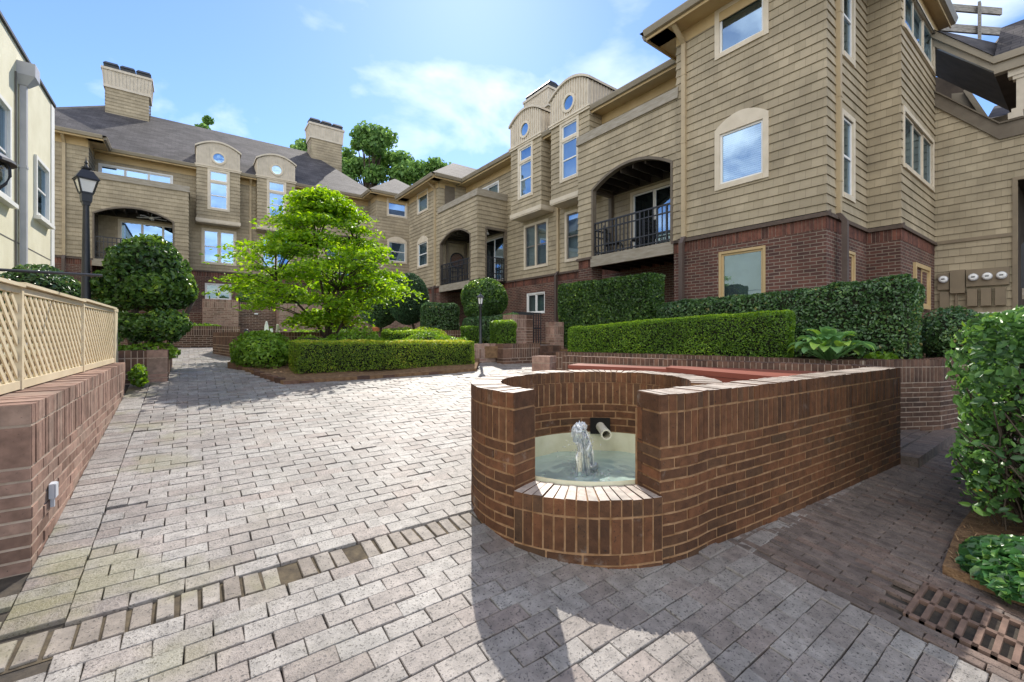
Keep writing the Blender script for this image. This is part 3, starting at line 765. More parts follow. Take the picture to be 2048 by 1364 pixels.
    for k in range(18):
        a0, a1 = 2 * math.pi * k / 18, 2 * math.pi * (k + 1) / 18
        f = lambda a_, r_: ee + (s2 * math.cos(a_) + u2 * math.sin(a_)) * r_
        p.face([f(a0, .034), f(a1, .034), f(a1, .045), f(a0, .045)])
    p.build('spout_pipe', 'pvc', t, smooth=False)
build_fountain()
def build_near_walls():
    tp = ell(275)
    t = thing('brick_wall', (4.2, 1.3, gz(4.2, 1.3)), 'long brown brick wall with rowlock top running back from the gap of the round fountain', 'wall', None)
    path = [ell(a) for a in np.linspace(250, 276, 14)] + [(3.1, 1.405), (3.6, 1.37), (5.96, 1.235)]
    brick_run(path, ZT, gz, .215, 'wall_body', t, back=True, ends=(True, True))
    b = thing('bench_wall', (5.2, 3.4, gz(5.2, 3.4)), 'low brick wall behind the red wooden bench with a pier at its end', 'wall')
    brick_run([(4.74, 5.06), (5.1, 4.0), (5.98, 1.46)], ZT, gz, .215, 'wall_body', b, mats=('terrace_brick', 'mortar_pale'))
    brick_run([(4.44, 5.02), (4.7, 5.16)], ZT, gz, .3, 'pier', b, mats=('wall_brick', 'mortar_pale'))
    pl = thing('planter_wall', (6.6, 2.9, .1), 'curving brick planter wall under the clipped hedges and broad leaved plant', 'wall')
    brick_run([(5.45, 6.0), (6.2, 4.2), (6.66, 2.75), (6.68, 2.2), (6.95, 1.8), (8.0, 1.25), (9.6, .95)], 1.0, lambda x, y: gz(x, y) + .05, .22, 'wall_body', pl, mats=('terrace_brick', 'mortar_pale'))
    # red bench: two lidded boxes
    rb = thing('bench', (4.6, 3.0, gz(4.6, 3.0)), 'red stained wooden box bench with hinged lids in front of its brick back wall', 'bench')
    def slab(q, z0, z1, nm, ov=0.):
        m = MB(); c = Vector((sum(p[0] for p in q) / 4, sum(p[1] for p in q) / 4))
        qq = [c + (Vector(p) - c) * (1 + ov) for p in q]
        m.hexa([(p.x, p.y, z0) for p in qq], [(p.x, p.y, z1) for p in qq]); return m.build(nm, 'red_wood', rb)
    A = [(4.4, 4.55), (4.78, 4.72), (5.24, 3.44), (4.93, 3.31)]
    B = [(4.93, 3.3), (5.24, 3.43), (5.78, 1.86), (4.72, 1.72)]
    slab(A, .3, .835, 'bench_box'); slab(B, .1, .845, 'bench_box')
    slab(A, .838, .885, 'lid', .03); slab(B, .848, .905, 'lid', .03)
    # paver step beyond the wall end
    m = MB(); 
    x = 5.98
    while x < 8.2:
        m.box(x + .002, x + .06, 1.1, 1.3, gz(x, 1.1) - .02, gz(x, 1.1) + .1); x += .062
    yy = 1.3
    while yy < 4.6:
        x = 5.7 + (.1 if int(yy * 10) % 2 else 0)
        while x < 7.6: m.box(x + .003, x + .197, yy + .003, yy + .097, .02, .085 + max(0, yy - 2) * .1 + random.gauss(0, .002)); x += .2
        yy += .1
    tag(m.build('walkway', 'path_brick'), kind='structure')
    # left retaining wall
    l = thing('retaining_wall', (-.9, 5, gz(-.9, 5)), 'sunlit low brick wall on the left carrying the lattice fence', 'wall')
    brick_run([(-.62, 3.1), (-.62, 6.9)], .995, gz, .56, 'wall_body', l, mats=('wall_brick', 'mortar_pale'))
build_near_walls()

# ------------------------------------------------------------------ apartment buildings
class Fr:
    def __init__(s, ox, oy, sx, sy, dx, dy, z): s.a = (ox, oy, sx, sy, dx, dy, z)
    def p(s, u, d, z):
        ox, oy, sx, sy, dx, dy, zo = s.a; return (ox + u * sx + d * dx, oy + u * sy + d * dy, z + zo)
def arch_top(h, s):
    a, b, z0, z1, rise = h
    if rise <= 0: return z1
    t = (s - a) / (b - a) * 2 - 1; return z1 + rise * (1 - t * t)
def corner(mb, s, d, z0, z1, sg):
    a, b = sorted((s - sg * .06, s + sg * .006)); mb.box(a, b, d - .06, d + .006, z0, z1)
    k = math.floor(z0 / SID + 1e-6)
    while k * SID < z1:
        zb, zt = max(z0, k * SID), min(z1, k * SID + SID)
        o = .022 * (1 - (zb - k * SID) / SID); x0, x1 = s, s + sg * o
        mb.face([(x0, d + o, zb), (x1, d + o, zb), (s, d, zt)]); mb.face([(x1, d, zb), (x1, d + o, zb), (s, d, zt)]); mb.face([(s, d, zb), (x0, d + o, zb), (x1, d + o, zb), (x1, d, zb)]); k += 1
def siding(mb, s0, s1, z0, z1, d, holes=(), zt_fn=None):
    """lap courses with the holes left open; a hole is (s0,s1,z0,z1,arch rise)"""
    k0 = math.floor(z0 / SID + 1e-6)
    z = k0 * SID
    br = {s0, s1}
    for h in holes:
        br |= {max(s0, min(s1, h[0])), max(s0, min(s1, h[1]))}
        if h[4] > 0: br |= {h[0] + (h[1] - h[0]) * i / 16 for i in range(1, 16) if s0 < h[0] + (h[1] - h[0]) * i / 16 < s1}
    if zt_fn: br |= set(np.linspace(s0, s1, 24).tolist())
    br = sorted(br)
    off = lambda zz, zr: .022 * (1 - (zz - zr) / SID)
    while z < z1 - 1e-6:
        a0, a1 = max(z, z0), min(z + SID, z1)
        for a, b in zip(br, br[1:]):
            if b - a < 1e-6: continue
            m = (a + b) / 2
            segs = [[a0, a0, a1, a1]]
            if zt_fn:
                ta, tb = zt_fn(a), zt_fn(b)
                segs = [[a0, a0, min(a1, max(ta, a0)), min(a1, max(tb, a0))]]
            for h in holes:
                if h[0] < m < h[1]:
                    ta, tb = arch_top(h, a), arch_top(h, b); ns = []
                    for (la, lb, ua, ub) in segs:
                        if h[2] > la: ns.append([la, lb, min(ua, h[2]), min(ub, h[2])])
                        na, nb = max(la, min(ua, ta)), max(lb, min(ub, tb))
                        if h[3] <= la and h[4] == 0: na, nb = la, lb
                        if ta < ua or tb < ub: ns.append([max(la, ta) if ta < ua else ua, max(lb, tb) if tb < ub else ub, ua, ub])
                    segs = ns
            for (la, lb, ua, ub) in segs:
                if ua - la < 1e-4 and ub - lb < 1e-4: continue
                mb.face([(a, d + off(la, z), la), (b, d + off(lb, z), lb), (b, d + off(ub, z), ub), (a, d + off(ua, z), ua)])
                mb.face([(a, d + off(la, z), la), (a, d - .004, la), (b, d - .004, lb), (b, d + off(lb, z), lb)])
        z += SID
def ret_siding(mb, d0, d1, z0, z1, s, sign, holes=()):
    """lap courses on a return wall at constant s, facing sign*s; implemented with swapped axes"""
    x2 = MB(lambda a, b, c: mb.xf(s + sign * b, a, c))
    siding(x2, d0, d1, z0, z1, 0, holes)
    n = len(mb.v); mb.v += x2.v; mb.f += [tuple(i + n for i in f) for f in x2.f]; mb.m += x2.m; mb.r += x2.r

def swap(fr, s, sign):
    """frame whose 'along' axis is the depth axis of fr and whose outward axis is sign*s"""
    class W: pass
    w = W(); w.p = (lambda u, d, z: fr.p(s + sign * d, u, z)); return w
def window(fr, bld, s0, s1, z0, z1, d, kind='hung', trim=.1, arch=0., glass='glass', inner='blind_grey', tmat='trim', sash='sash_white', proud=.035, nlite=2, label=None):
    """s0..z1 is the outside of the casing"""
    m = MB(fr.p); t = trim; o = d + proud
    a, b, lo, hi = s0 + t, s1 - t, z0 + t, z1 - t
    m.box(s0, a, d - .05, o, z0, z1); m.box(b, s1, d - .05, o, z0, z1)
    m.box(a, b, d - .05, o, hi, z1); m.box(a, b, d - .05, o + .012, z0, lo)
    if arch > 0:
        n = 14
        for i in range(n):
            x0, x1 = s0 + (s1 - s0) * i / n, s0 + (s1 - s0) * (i + 1) / n
            f = lambda x: z1 + arch * (1 - ((x - s0) / (s1 - s0) * 2 - 1) ** 2)
            m.hexa([(x0, d - .02, z1), (x1, d - .02, z1), (x1, o, z1), (x0, o, z1)], [(x0, d - .02, f(x0)), (x1, d - .02, f(x1)), (x1, o, f(x1)), (x0, o, f(x0))])
    w = m.build('window', tmat, bld)
    if label: w['label'] = label
    sm = MB(fr.p); g = MB(fr.p); dd = d - .045; st = .045
    def lite(x0, x1, y0, y1, back=0., split=False):
        sm.box(x0, x0 + st, dd - back, dd + .04 - back, y0, y1); sm.box(x1 - st, x1, dd - back, dd + .04 - back, y0, y1)
        sm.box(x0 + st, x1 - st, dd - back, dd + .04 - back, y0, y0 + st); sm.box(x0 + st, x1 - st, dd - back, dd + .04 - back, y1 - st, y1)
        if split:
            ym = (y0 + y1) / 2; sm.box(x0 + st, x1 - st, dd - back, dd + .045 - back, ym - .022, ym + .022)
        y = dd + .02 - back; g.face([(x0 + st, y, y0 + st), (x1 - st, y, y0 + st), (x1 - st, y, y1 - st), (x0 + st, y, y1 - st)])
    mull = None
    if kind == 'hung': lite(a, b, lo, hi, 0, True)
    elif kind == 'twin':
        c = (a + b) / 2; mm = MB(fr.p); mm.box(c - .04, c + .04, d - .05, o - .004, lo, hi); mm.build('mullion', tmat, w)
        lite(a, c - .04, lo, hi, 0, True); lite(c + .04, b, lo, hi, 0, True)
    elif kind == 'slide':
        for i in range(nlite):
            x0, x1 = a + (b - a) * i / nlite, a + (b - a) * (i + 1) / nlite; lite(x0, x1, lo, hi, .018 * (i % 2))
    elif kind == 'trans':
        c = lo + (hi - lo) * .72; mm = MB(fr.p); mm.box(a, b, d - .05, o - .004, c - .05, c + .05); mm.build('mullion', tmat, w)
        lite(a, b, c + .05, hi); lite(a, b, lo, c - .05, 0, True)
    elif kind == 'fixed': lite(a, b, lo, hi)
    sm.build('sash', sash, w); g.build('pane', WGLASS if glass == 'glass' else glass, w)
    im = MB(fr.p); y = d - .13
    if inner == 'slats':
        z = lo + .02
        while z < hi - .02:
            im.hexa([(a, y - .01, z), (b, y - .01, z), (b, y + .015, z + .016), (a, y + .015, z + .016)], [(a, y - .01, z + .002), (b, y - .01, z + .002), (b, y + .015, z + .018), (a, y + .015, z + .018)]); z += .045
        im.build('blind', 'blind_white', w)
        im = MB(fr.p); y -= .06; inner2 = 'interior_mid'
    else: inner2 = inner
    im.face([(a, y, lo), (b, y, lo), (b, y, hi), (a, y, hi)]); im.face([(a, y, lo), (a, d - .04, lo), (a, d - .04, hi), (a, y, hi)]); im.face([(b, y, lo), (b, d - .04, lo), (b, d - .04, hi), (b, y, hi)])
    im.face([(a, y, hi), (b, y, hi), (b, d - .04, hi), (a, d - .04, hi)]); im.face([(a, y, lo), (b, y, lo), (b, d - .04, lo), (a, d - .04, lo)])
    im.build('curtain' if inner2 == 'curtain' else 'blind' if 'blind' in inner2 else 'room_back', inner2, w)
    return w
def railing(fr, bld, s0, s1, d, z, h=.94):
    m = MB(fr.p)
    for zz, th in ((z + h, .04), (z + h - .2, .03), (z + .28, .03), (z + .06, .03)): m.box(s0, s1, d - .02, d + .02, zz - th / 2, zz + th / 2)
    n = max(2, round((s1 - s0) / .135))
    for i in range(n + 1):
        s = s0 + (s1 - s0) * i / n; w = .012 if i % 6 else .022; m.box(s - w, s + w, d - w * .9, d + w * .9, z + .0, z + h - .021)
    return m.build('railing', 'iron', bld)
def downspout(fr, bld, s, d, ztop, zbreak, zbot, elbow=.5, sgn=1):
    m = MB(fr.p); w = .05
    m.box(s - w, s + w, d, d + .085, zbreak, ztop)
    m.hexa([(s - w, d, ztop), (s + w, d, ztop), (s + w, d + .085, ztop), (s - w, d + .085, ztop)], [(s - w, d + elbow - .085, ztop + .3), (s + w, d + elbow - .085, ztop + .3), (s + w, d + elbow, ztop + .3), (s - w, d + elbow, ztop + .3)])
    m.box(s - w, s + w, d + elbow - .085, d + elbow, ztop + .3, ztop + .42)
    for zz in np.arange(zbreak + .6, ztop, 1.6): m.box(s - w - .006, s + w + .006, d, d + .092, zz, zz + .03)
    p = m.build('downspout', 'pipe_tan', bld)
    m = MB(fr.p)
    m.hexa([(s - w, d + .1, zbreak - .16), (s + w, d + .1, zbreak - .16), (s + w, d + .19, zbreak - .16), (s - w, d + .19, zbreak - .16)], [(s - w, d, zbreak), (s + w, d, zbreak), (s + w, d + .085, zbreak), (s - w, d + .085, zbreak)])
    m.box(s - w, s + w, d + .1, d + .19, zbot, zbreak - .16); m.build('lower_pipe', 'pipe_brown', p)
def brick_base(fr, bld, s0, s1, z0, z1, d, holes=(), rets=()):
    """brick storey: plain courses, soldier band, dark sloped cap; holes (s0,s1,z0,z1)"""
    m = MB(fr.p); zs = z1 - .33
    xs = sorted({s0, s1} | {h[0] for h in holes} | {h[1] for h in holes})
    for a, b in zip(xs, xs[1:]):
        mid = (a + b) / 2; z = z0; hs = [h for h in holes if h[0] < mid < h[1]]
        if hs: m.face([(a, d, z0), (b, d, z0), (b, d, hs[0][2]), (a, d, hs[0][2])]); z = hs[0][3]
        m.face([(a, d, z), (b, d, z), (b, d, zs), (a, d, zs)])
    for h in holes:
        for sx in (h[0], h[1]): m.face([(sx, d, h[2]), (sx, d - .1, h[2]), (sx, d - .1, h[3]), (sx, d, h[3])])
        m.face([(h[0], d, h[3]), (h[1], d, h[3]), (h[1], d - .1, h[3]), (h[0], d - .1, h[3])]); m.face([(h[0], d, h[2]), (h[1], d, h[2]), (h[1], d - .1, h[2]), (h[0], d - .1, h[2])])
    for (s, da, db, sg) in rets: m.face([(s, da, z0), (s, db, z0), (s, db, zs), (s, da, zs)])
    w = m.build('brick_base', 'house_brick', bld)
    m = MB(fr.p); n = max(1, round((s1 - s0) / .067)); q = (s1 - s0) / n
    m.face([(s0, d - .004, zs), (s1, d - .004, zs), (s1, d - .004, z1 - .1), (s0, d - .004, z1 - .1)], 1)
    for i in range(n): m.box(s0 + i * q + .004, s0 + (i + 1) * q - .004, d - .03, d + .004 + random.gauss(0, .002), zs + .004, z1 - .1)
    for (s, da, db, sg) in rets:
        L = abs(db - da); n = max(1, round(L / .067)); dl = (db - da) / n
        m.face([(s - sg * .004, da, zs), (s - sg * .004, db, zs), (s - sg * .004, db, z1 - .1), (s - sg * .004, da, z1 - .1)], 1)
        for i in range(n):
            x0, x1 = sorted((s - sg * .03, s + sg * .004)); y0, y1 = sorted((da + i * dl + math.copysign(.004, dl), da + (i + 1) * dl - math.copysign(.004, dl)))
            m.box(x0, x1, y0, y1, zs + .004, z1 - .1)
    m.build('soldier_course', ['soldier_brick', 'mortar_pale'], w)
    m = MB(fr.p)
    e0 = .05 if any(r[3] < 0 and abs(r[0] - s0) < .01 for r in rets) else 0; e1 = .05 if any(r[3] > 0 and abs(r[0] - s1) < .01 for r in rets) else 0
    m.hexa([(s0 - e0, d - .1, z1 - .1), (s1 + e1, d - .1, z1 - .1), (s1 + e1, d + .055, z1 - .1), (s0 - e0, d + .055, z1 - .1)], [(s0 - e0, d - .1, z1 + .03), (s1 + e1, d - .1, z1 + .03), (s1 + e1, d + .05, z1 - .03), (s0 - e0, d + .05, z1 - .03)])
    for (s, da, db, sg) in rets:
        y0, y1 = sorted((da - .1 * (1 if db < da else -1), db)); x0, x1 = sorted((s - sg * .1, s + sg * .053))
        m.hexa([(x0, y0, z1 - .1), (x1, y0, z1 - .1), (x1, y1, z1 - .1), (x0, y1, z1 - .1)], [(x0, y0, z1 + (.028 if sg > 0 else -.032)), (x1, y0, z1 - (.032 if sg > 0 else -.028)), (x1, y1, z1 - (.032 if sg > 0 else -.028)), (x0, y1, z1 + (.028 if sg > 0 else -.032))])
    m.build('brick_cap', 'brick_cap', w)
    return w
EAVE = 8.55
WGLASS = 'glass'
def eave(fr, bld, s0, s1, d, ends=(0, 0), z=EAVE, ov=.5):
    """frieze board, soffit, fascia and gutter along a wall at depth d; ends: overhang at both ends"""
    m = MB(fr.p)
    m.box(s0, s1, d + .001, d + .03, z - .34, z - .06)
    fz = m.build('frieze', 'frieze', bld)
    m = MB(fr.p); a, b = s0 - ends[0], s1 + ends[1]
    m.box(a, b, d - .02, d + ov, z - .06, z - .03)
    m.box(a, b, d + ov, d + ov + .025, z - .12, z + .05)
    m.build('soffit', 'frieze', bld)
    m = MB(fr.p)
    pr = [(0, -.06), (.075, -.05), (.12, .06), (.12, .085), (.1, .085), (0, .07)]
    y0 = d + ov + .028
    m.hexa([(a, y0 + q[0], z + q[1]) for q in pr], [(b, y0 + q[0], z + q[1]) for q in pr])
    m.build('gutter', 'gutter', bld)
def chimney(fr, bld, s0, s1, d0, d1, zb, zm, zt):
    c = MB(fr.p)
    siding(c, s0 + .1, s1 - .1, zb, zm, d1 - .1); ret_siding(c, d0 + .1, d1 - .1, zb, zm, s0 + .1, -1); ret_siding(c, d0 + .1, d1 - .1, zb, zm, s1 - .1, 1)
    ch = c.build('chimney', 'siding', bld)
    m = MB(fr.p)
    def ringbox(g, z0, z1): m.box(s0 + .1 - g, s1 - .1 + g, d0 + .1 - g, d1 - .1 + g, z0, z1)
    # flared board and batten top
    m.hexa([(s0 + .06, d0 + .06, zm + .1), (s1 - .06, d0 + .06, zm + .1), (s1 - .06, d1 - .06, zm + .1), (s0 + .06, d1 - .06, zm + .1)], [(s0, d0, zt), (s1, d0, zt), (s1, d1, zt), (s0, d1, zt)])
    n = 13
    for i in range(n + 1):
        f = i / n; lerp = lambda a, b: a + (b - a) * f
        xb = lerp(s0 + .06, s1 - .06); xt = lerp(s0, s1); w = .018
        m.hexa([(xb - w, d1 - .06, zm + .1), (xb + w, d1 - .06, zm + .1), (xb + w, d1 - .035, zm + .1), (xb - w, d1 - .035, zm + .1)], [(xt - w, d1, zt), (xt + w, d1, zt), (xt + w, d1 + .025, zt), (xt - w, d1 + .025, zt)])
    k = 8
    for i in range(k + 1):
        f = i / k; y0 = d0 + .06 + (d1 - d0 - .12) * f; y1 = d0 + (d1 - d0) * f
        for sg, sb, st in ((-1, s0 + .06, s0), (1, s1 - .06, s1)):
            a, b = sorted((sb, sb + sg * .025)); a2, b2 = sorted((st, st + sg * .025))
            m.hexa([(a, y0 - w, zm + .1), (b, y0 - w, zm + .1), (b, y0 + w, zm + .1), (a, y0 + w, zm + .1)], [(a2, y1 - w, zt), (b2, y1 - w, zt), (b2, y1 + w, zt), (a2, y1 + w, zt)])
    ringbox(.07, zm, zm + .12); ringbox(.16, zt - .02, zt + .1)
    m.build('chimney_top', 'batten', ch)
    m = MB(fr.p)
    for i in range(3):
        x = s0 + (s1 - s0) * (i + .5) / 3; y = d1 - .42; h = (s1 - s0) / 6 - .03
        m.box(x - h, x + h, y - .3, y + .3, zt + .1, zt + .34); m.hexa([(x - h * 1.15, y - .36, zt + .34), (x + h * 1.05, y - .36, zt + .34), (x + h * 1.05, y + .36, zt + .34), (x - h * 1.05, y + .36, zt + .34)],
            [(x - h * .8, y - .2, zt + .5), (x + h * .8, y - .2, zt + .5), (x + h * .8, y + .2, zt + .5), (x - h * .8, y + .2, zt + .5)])
    m.build('chimney_cap', 'roof_metal', ch)
def bay(fr, bld, s0, s1, dm, df, zb=6.05, zt=8.55, label=None):
    """oriel with transom window, crown band and arched board-and-batten dormer"""
    m = MB(fr.p); c = (s0 + s1) / 2; w0, w1 = c - .46, c + .46
    siding(m, s0, s1, zb, zt, df, [(w0 + .08, w1 - .08, 6.62, 8.5, 0)])
    ret_siding(m, dm, df, zb, zt, s0, -1); ret_siding(m, dm, df, zb, zt, s1, 1)
    corner(m, s0, df, zb, zt, -1); corner(m, s1, df, zb, zt, 1)
    b = m.build('bay', 'siding', bld)
    if label: b['label'] = label
    m = MB(fr.p)
    m.box(s0 - .04, s1 + .04, dm, df + .05, zb - .15, zb); m.box(s0 - .02, s1 + .02, dm, df + .03, zb - .19, zb - .15)
    m.build('bay_sill', 'trim', b); m = MB()
    m.xf = fr.p; m.box(s0 - .05, s1 + .05, dm - .3, df + .06, zt, zt + .07); m.box(s0 - .08, s1 + .08, dm - .3, df + .09, zt + .07, zt + .13)
    m.build('bay_trim', 'trim', b)
    window(fr, bld, w0, w1, 6.52, zt + .0, df, 'trans', .1, glass='glass_blue' if False else 'glass', inner='blind_grey')
    # dormer head
    z0 = zt + .13; zs = 9.5; rise = .36; db = dm - 2.2
    f = lambda x: zs + rise * (1 - ((x - s0) / (s1 - s0) * 2 - 1) ** 2)
    m = MB(fr.p); n = 20; fl = .05
    for i in range(n):
        x0, x1 = s0 + (s1 - s0) * i / n, s0 + (s1 - s0) * (i + 1) / n
        m.face([(x0, df + .02, z0), (x1, df + .02, z0), (x1, df + .02, f(x1)), (x0, df + .02, f(x0))])
    nb = 15
    for i in range(nb + 1):
        x = s0 + .02 + (s1 - s0 - .04) * i / nb
        if abs(x - c) < .3:
            zr = 9.12; hh = math.sqrt(max(0, .33 ** 2 - (x - c) ** 2))
            if zr - hh > z0: m.box(x - .018, x + .018, df + .02, df + .05, z0, zr - hh)
            m.box(x - .018, x + .018, df + .02, df + .05, zr + hh, f(x))
        else: m.box(x - .018, x + .018, df + .02, df + .05, z0, f(x))
    for sg, sx in ((-1, s0), (1, s1)):
        m.face([(sx, db, z0), (sx, df + .02, z0), (sx, df + .02, zs), (sx, db, zs)])
        for y in np.arange(db + .1, df, .135):
            a, bb = sorted((sx, sx + sg * .028)); m.box(a, bb, y - .018, y + .018, z0, zs)
    dh = m.build('dormer', 'batten', bld)
    m = MB(fr.p)
    for i in range(n):                     # curved roof with its trim edge
        x0, x1 = s0 - .07 + (s1 - s0 + .14) * i / n, s0 - .07 + (s1 - s0 + .14) * (i + 1) / n
        g = lambda x: zs + .0 + rise * (1 - ((x - c) / ((s1 - s0 + .14) / 2)) ** 2) 
        m.hexa([(x0, db, g(x0)), (x1, db, g(x1)), (x1, df + .1, g(x1)), (x0, df + .1, g(x0))], [(x0, db, g(x0) + .08), (x1, db, g(x1) + .08), (x1, df + .1, g(x1) + .08), (x0, df + .1, g(x0) + .08)])
    m.build('dormer_roof', 'batten', dh)
    m = MB(fr.p); zr = 9.12; N_ = 28
    for i in range(N_):
        a0, a1 = 2 * math.pi * i / N_, 2 * math.pi * (i + 1) / N_
        q = lambda a, r, y: (c + r * math.cos(a), y, zr + r * math.sin(a))
        m.hexa([q(a0, .23, df), q(a1, .23, df), q(a1, .32, df), q(a0, .32, df)], [q(a0, .23, df + .07), q(a1, .23, df + .07), q(a1, .32, df + .07), q(a0, .32, df + .07)])
    rw = m.build('round_window', 'trim', dh) if False else m.build('round_window', 'trim', bld)
    m = MB(fr.p); m.face([(c + .235 * math.cos(2 * math.pi * i / N_), df + .035, zr + .235 * math.sin(2 * math.pi * i / N_)) for i in range(N_)]); m.build('pane', 'glass_blue', rw)
def balcony(fr, bld, s0, s1, dm, ret, open_side, zf=3.58, joists=True):
    """projecting loggia: arched front, parapet on top, deck; ret: which sides (-1 left,+1 right) get a siding return"""
    dark = 'dark_trim'
    a, b = s0 + .12 if True else s0, s1 - .5
    if ret == -1: pass
    a, b = (s0 + .1, s1 - .52) if open_side > 0 else (s0 + .54, s1 - .1)
    hole = (a, b, zf - .4, 5.52, .43)
    m = MB(fr.p)
    siding(m, s0, s1, zf, 6.98, 0, [hole])
    # closed or open returns
    for sg, sx in ((-1, s0), (1, s1)):
        hs = [(dm + .12, -.4, zf, 5.75, 0)]
        ret_siding(m, dm, 0, zf, 6.98, sx, sg, hs if (sg == open_side or True) else ())
    corner(m, s0, 0, zf, 6.98, -1); corner(m, s1, 0, zf, 6.98, 1)
    w = m.build('balcony', 'siding', bld)
    # cap boards of the parapet
    c = MB(fr.p)
    c.hexa([(s0 - .05, -.2, 6.97), (s1 + .05, -.2, 6.97), (s1 + .05, .06, 6.97), (s0 - .05, .06, 6.97)], [(s0 - .05, -.2, 7.25), (s1 + .05, -.2, 7.25), (s1 + .05, .035, 7.24), (s0 - .05, .035, 7.24)])
    for sx in (s0, s1):
        c.box(sx - .05 if sx == s0 else sx - .12, sx + .12 if sx == s0 else sx + .05, dm, -.2, 6.97, 7.25)
    c.build('parapet_cap', 'weathered_wood', w)
    # inner faces, terrace floor, ceiling with joists
    i = MB(fr.p)
    i.box(s0 + .12, s1 - .12, dm, -.12, 6.4, 6.46)
    i.box(s0 + .05, s1 - .05, dm, -.12, 5.98, 6.02)
    if joists:
        for x in np.arange(s0 + .3, s1 - .1, .4): i.box(x - .02, x + .02, dm, -.12, 5.76, 5.98)
        i.box(s0 + .1, s1 - .1, dm + .0, dm + .06, 5.74, 5.98)
    i.box(s0 + .004, s1 - .004, -.12, -.03, 5.96, 6.9)
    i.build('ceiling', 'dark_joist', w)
    # arch lining
    n = 22; t = MB(fr.p)
    pts = [(a, zf - .02)] + [(a + (b - a) * k / n, arch_top(hole, a + (b - a) * k / n)) for k in range(n + 1)] + [(b, zf - .02)]
    th = .07
    for (p, q) in zip(pts, pts[1:]):
        mid = Vector(((a + b) / 2, 4.4)); 
        def inn(pt, ver):
            v = Vector(pt)
            if ver: return Vector((pt[0] + (th if pt[0] < mid.x else -th), pt[1]))
            dv = Vector((mid.x, 4.6)) - v; return v + dv.normalized() * th
        pi_, qi = inn(p, p[1] < 5), inn(q, q[1] < 5)
        t.hexa([(p[0], -.12, p[1]), (q[0], -.12, q[1]), (qi.x, -.12, qi.y), (pi_.x, -.12, pi_.y)], [(p[0], .03, p[1]), (q[0], .03, q[1]), (qi.x, .03, qi.y), (pi_.x, .03, pi_.y)])
    for sx, sg in ((s0, -1), (s1, 1)):
        x0, x1 = sorted((sx - sg * .1, sx + sg * .02))
        t.box(x0, x1, -.44, -.36, zf, 5.75); t.box(x0, x1, dm + .02, dm + .14, zf, 5.75); t.box(x0, x1, dm + .14, -.44, 5.67, 5.77)
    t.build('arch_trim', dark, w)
    # deck, beam, piers
    k = MB(fr.p)
    k.box(s0 + .05, s1 - .05, dm, -.04, zf - .06, zf)
    for x in np.arange(s0 + .3, s1 - .1, .4): k.box(x - .02, x + .02, dm, -.06, zf - .28, zf - .06)
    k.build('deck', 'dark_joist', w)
    k = MB(fr.p); k.box(a - .02, b + .02, -.06, .045, zf - .31, zf - .01); k.build('deck_beam', 'weathered_wood', w)
    r = railing(fr, bld, a + .07, b - .07, -.04, zf)
    for sx, sg in ((s0, -1), (s1, 1)):
        railing(swap(fr, sx, sg), bld, dm + .14, -.44, -.04, zf)
    # brick piers under it
    pw = [(s0, a - .02), (b + .02, s1)]
    for (x0, x1) in pw:
        if x1 - x0 > .05: brick_base(fr, bld, x0, x1, .6, zf + .02, 0, (), [(x0, 0, -.45, -1), (x1, 0, -.45, 1)])
    # slider inside
    if True:
        q0, q1 = s0 + .75, s1 - .12
        window(fr, bld, q0, q1, zf + .02, 5.65, dm, 'slide', .09, inner='interior_dark', tmat='trim', nlite=3)
        window(fr, bld, s0 + .1, s1 - .6, 6.5, 8.05, dm, 'slide', .07, glass='glass', inner='curtain', tmat='sash_white', nlite=3)
    return w
def roof_poly(fr, bld, polys, name='roof', mat='shingle_roof', th=.06):
    m = MB(fr.p)
    for p in polys: m.face(p)
    return m.build(name, mat, bld)

RIDGE_D, RIDGE_Z = -6.9, 12.78
def wing(fr, bld, s0, s1, dm, face_side, win=True):
    """end pavilion flush with the balconies, own hip roof"""
    z0 = 3.6
    c = (s0 + s1) / 2 if face_side is None else face_side
    holes = [(c - .58, c + .58, 7.47, 8.5, 0), (c - .55, c + .55, 4.72, 6.02, 0)]
    m = MB(fr.p)
    siding(m, s0, s1, z0, EAVE - .05, 0, holes if win else ())
    ret_siding(m, dm - .1, 0, z0, EAVE - .05, s1, 1); ret_siding(m, dm - .1, 0, z0, EAVE - .05, s0, -1)
    corner(m, s0, 0, z0, EAVE - .05, -1); corner(m, s1, 0, z0, EAVE - .05, 1)
    m.build('wall', 'siding', bld)
    if win:
        window(fr, bld, c - .64, c + .64, 7.4, 8.5, 0, 'fixed', .1, inner='blind_white', glass='glass')
        window(fr, bld, c - .62, c + .62, 4.65, 6.0, 0, 'hung', .1, arch=.24, inner='blind_grey')
    brick_base(fr, bld, s0, s1, .4, z0, 0, (), [(s0, 0, dm, -1), (s1, 0, dm, 1)])
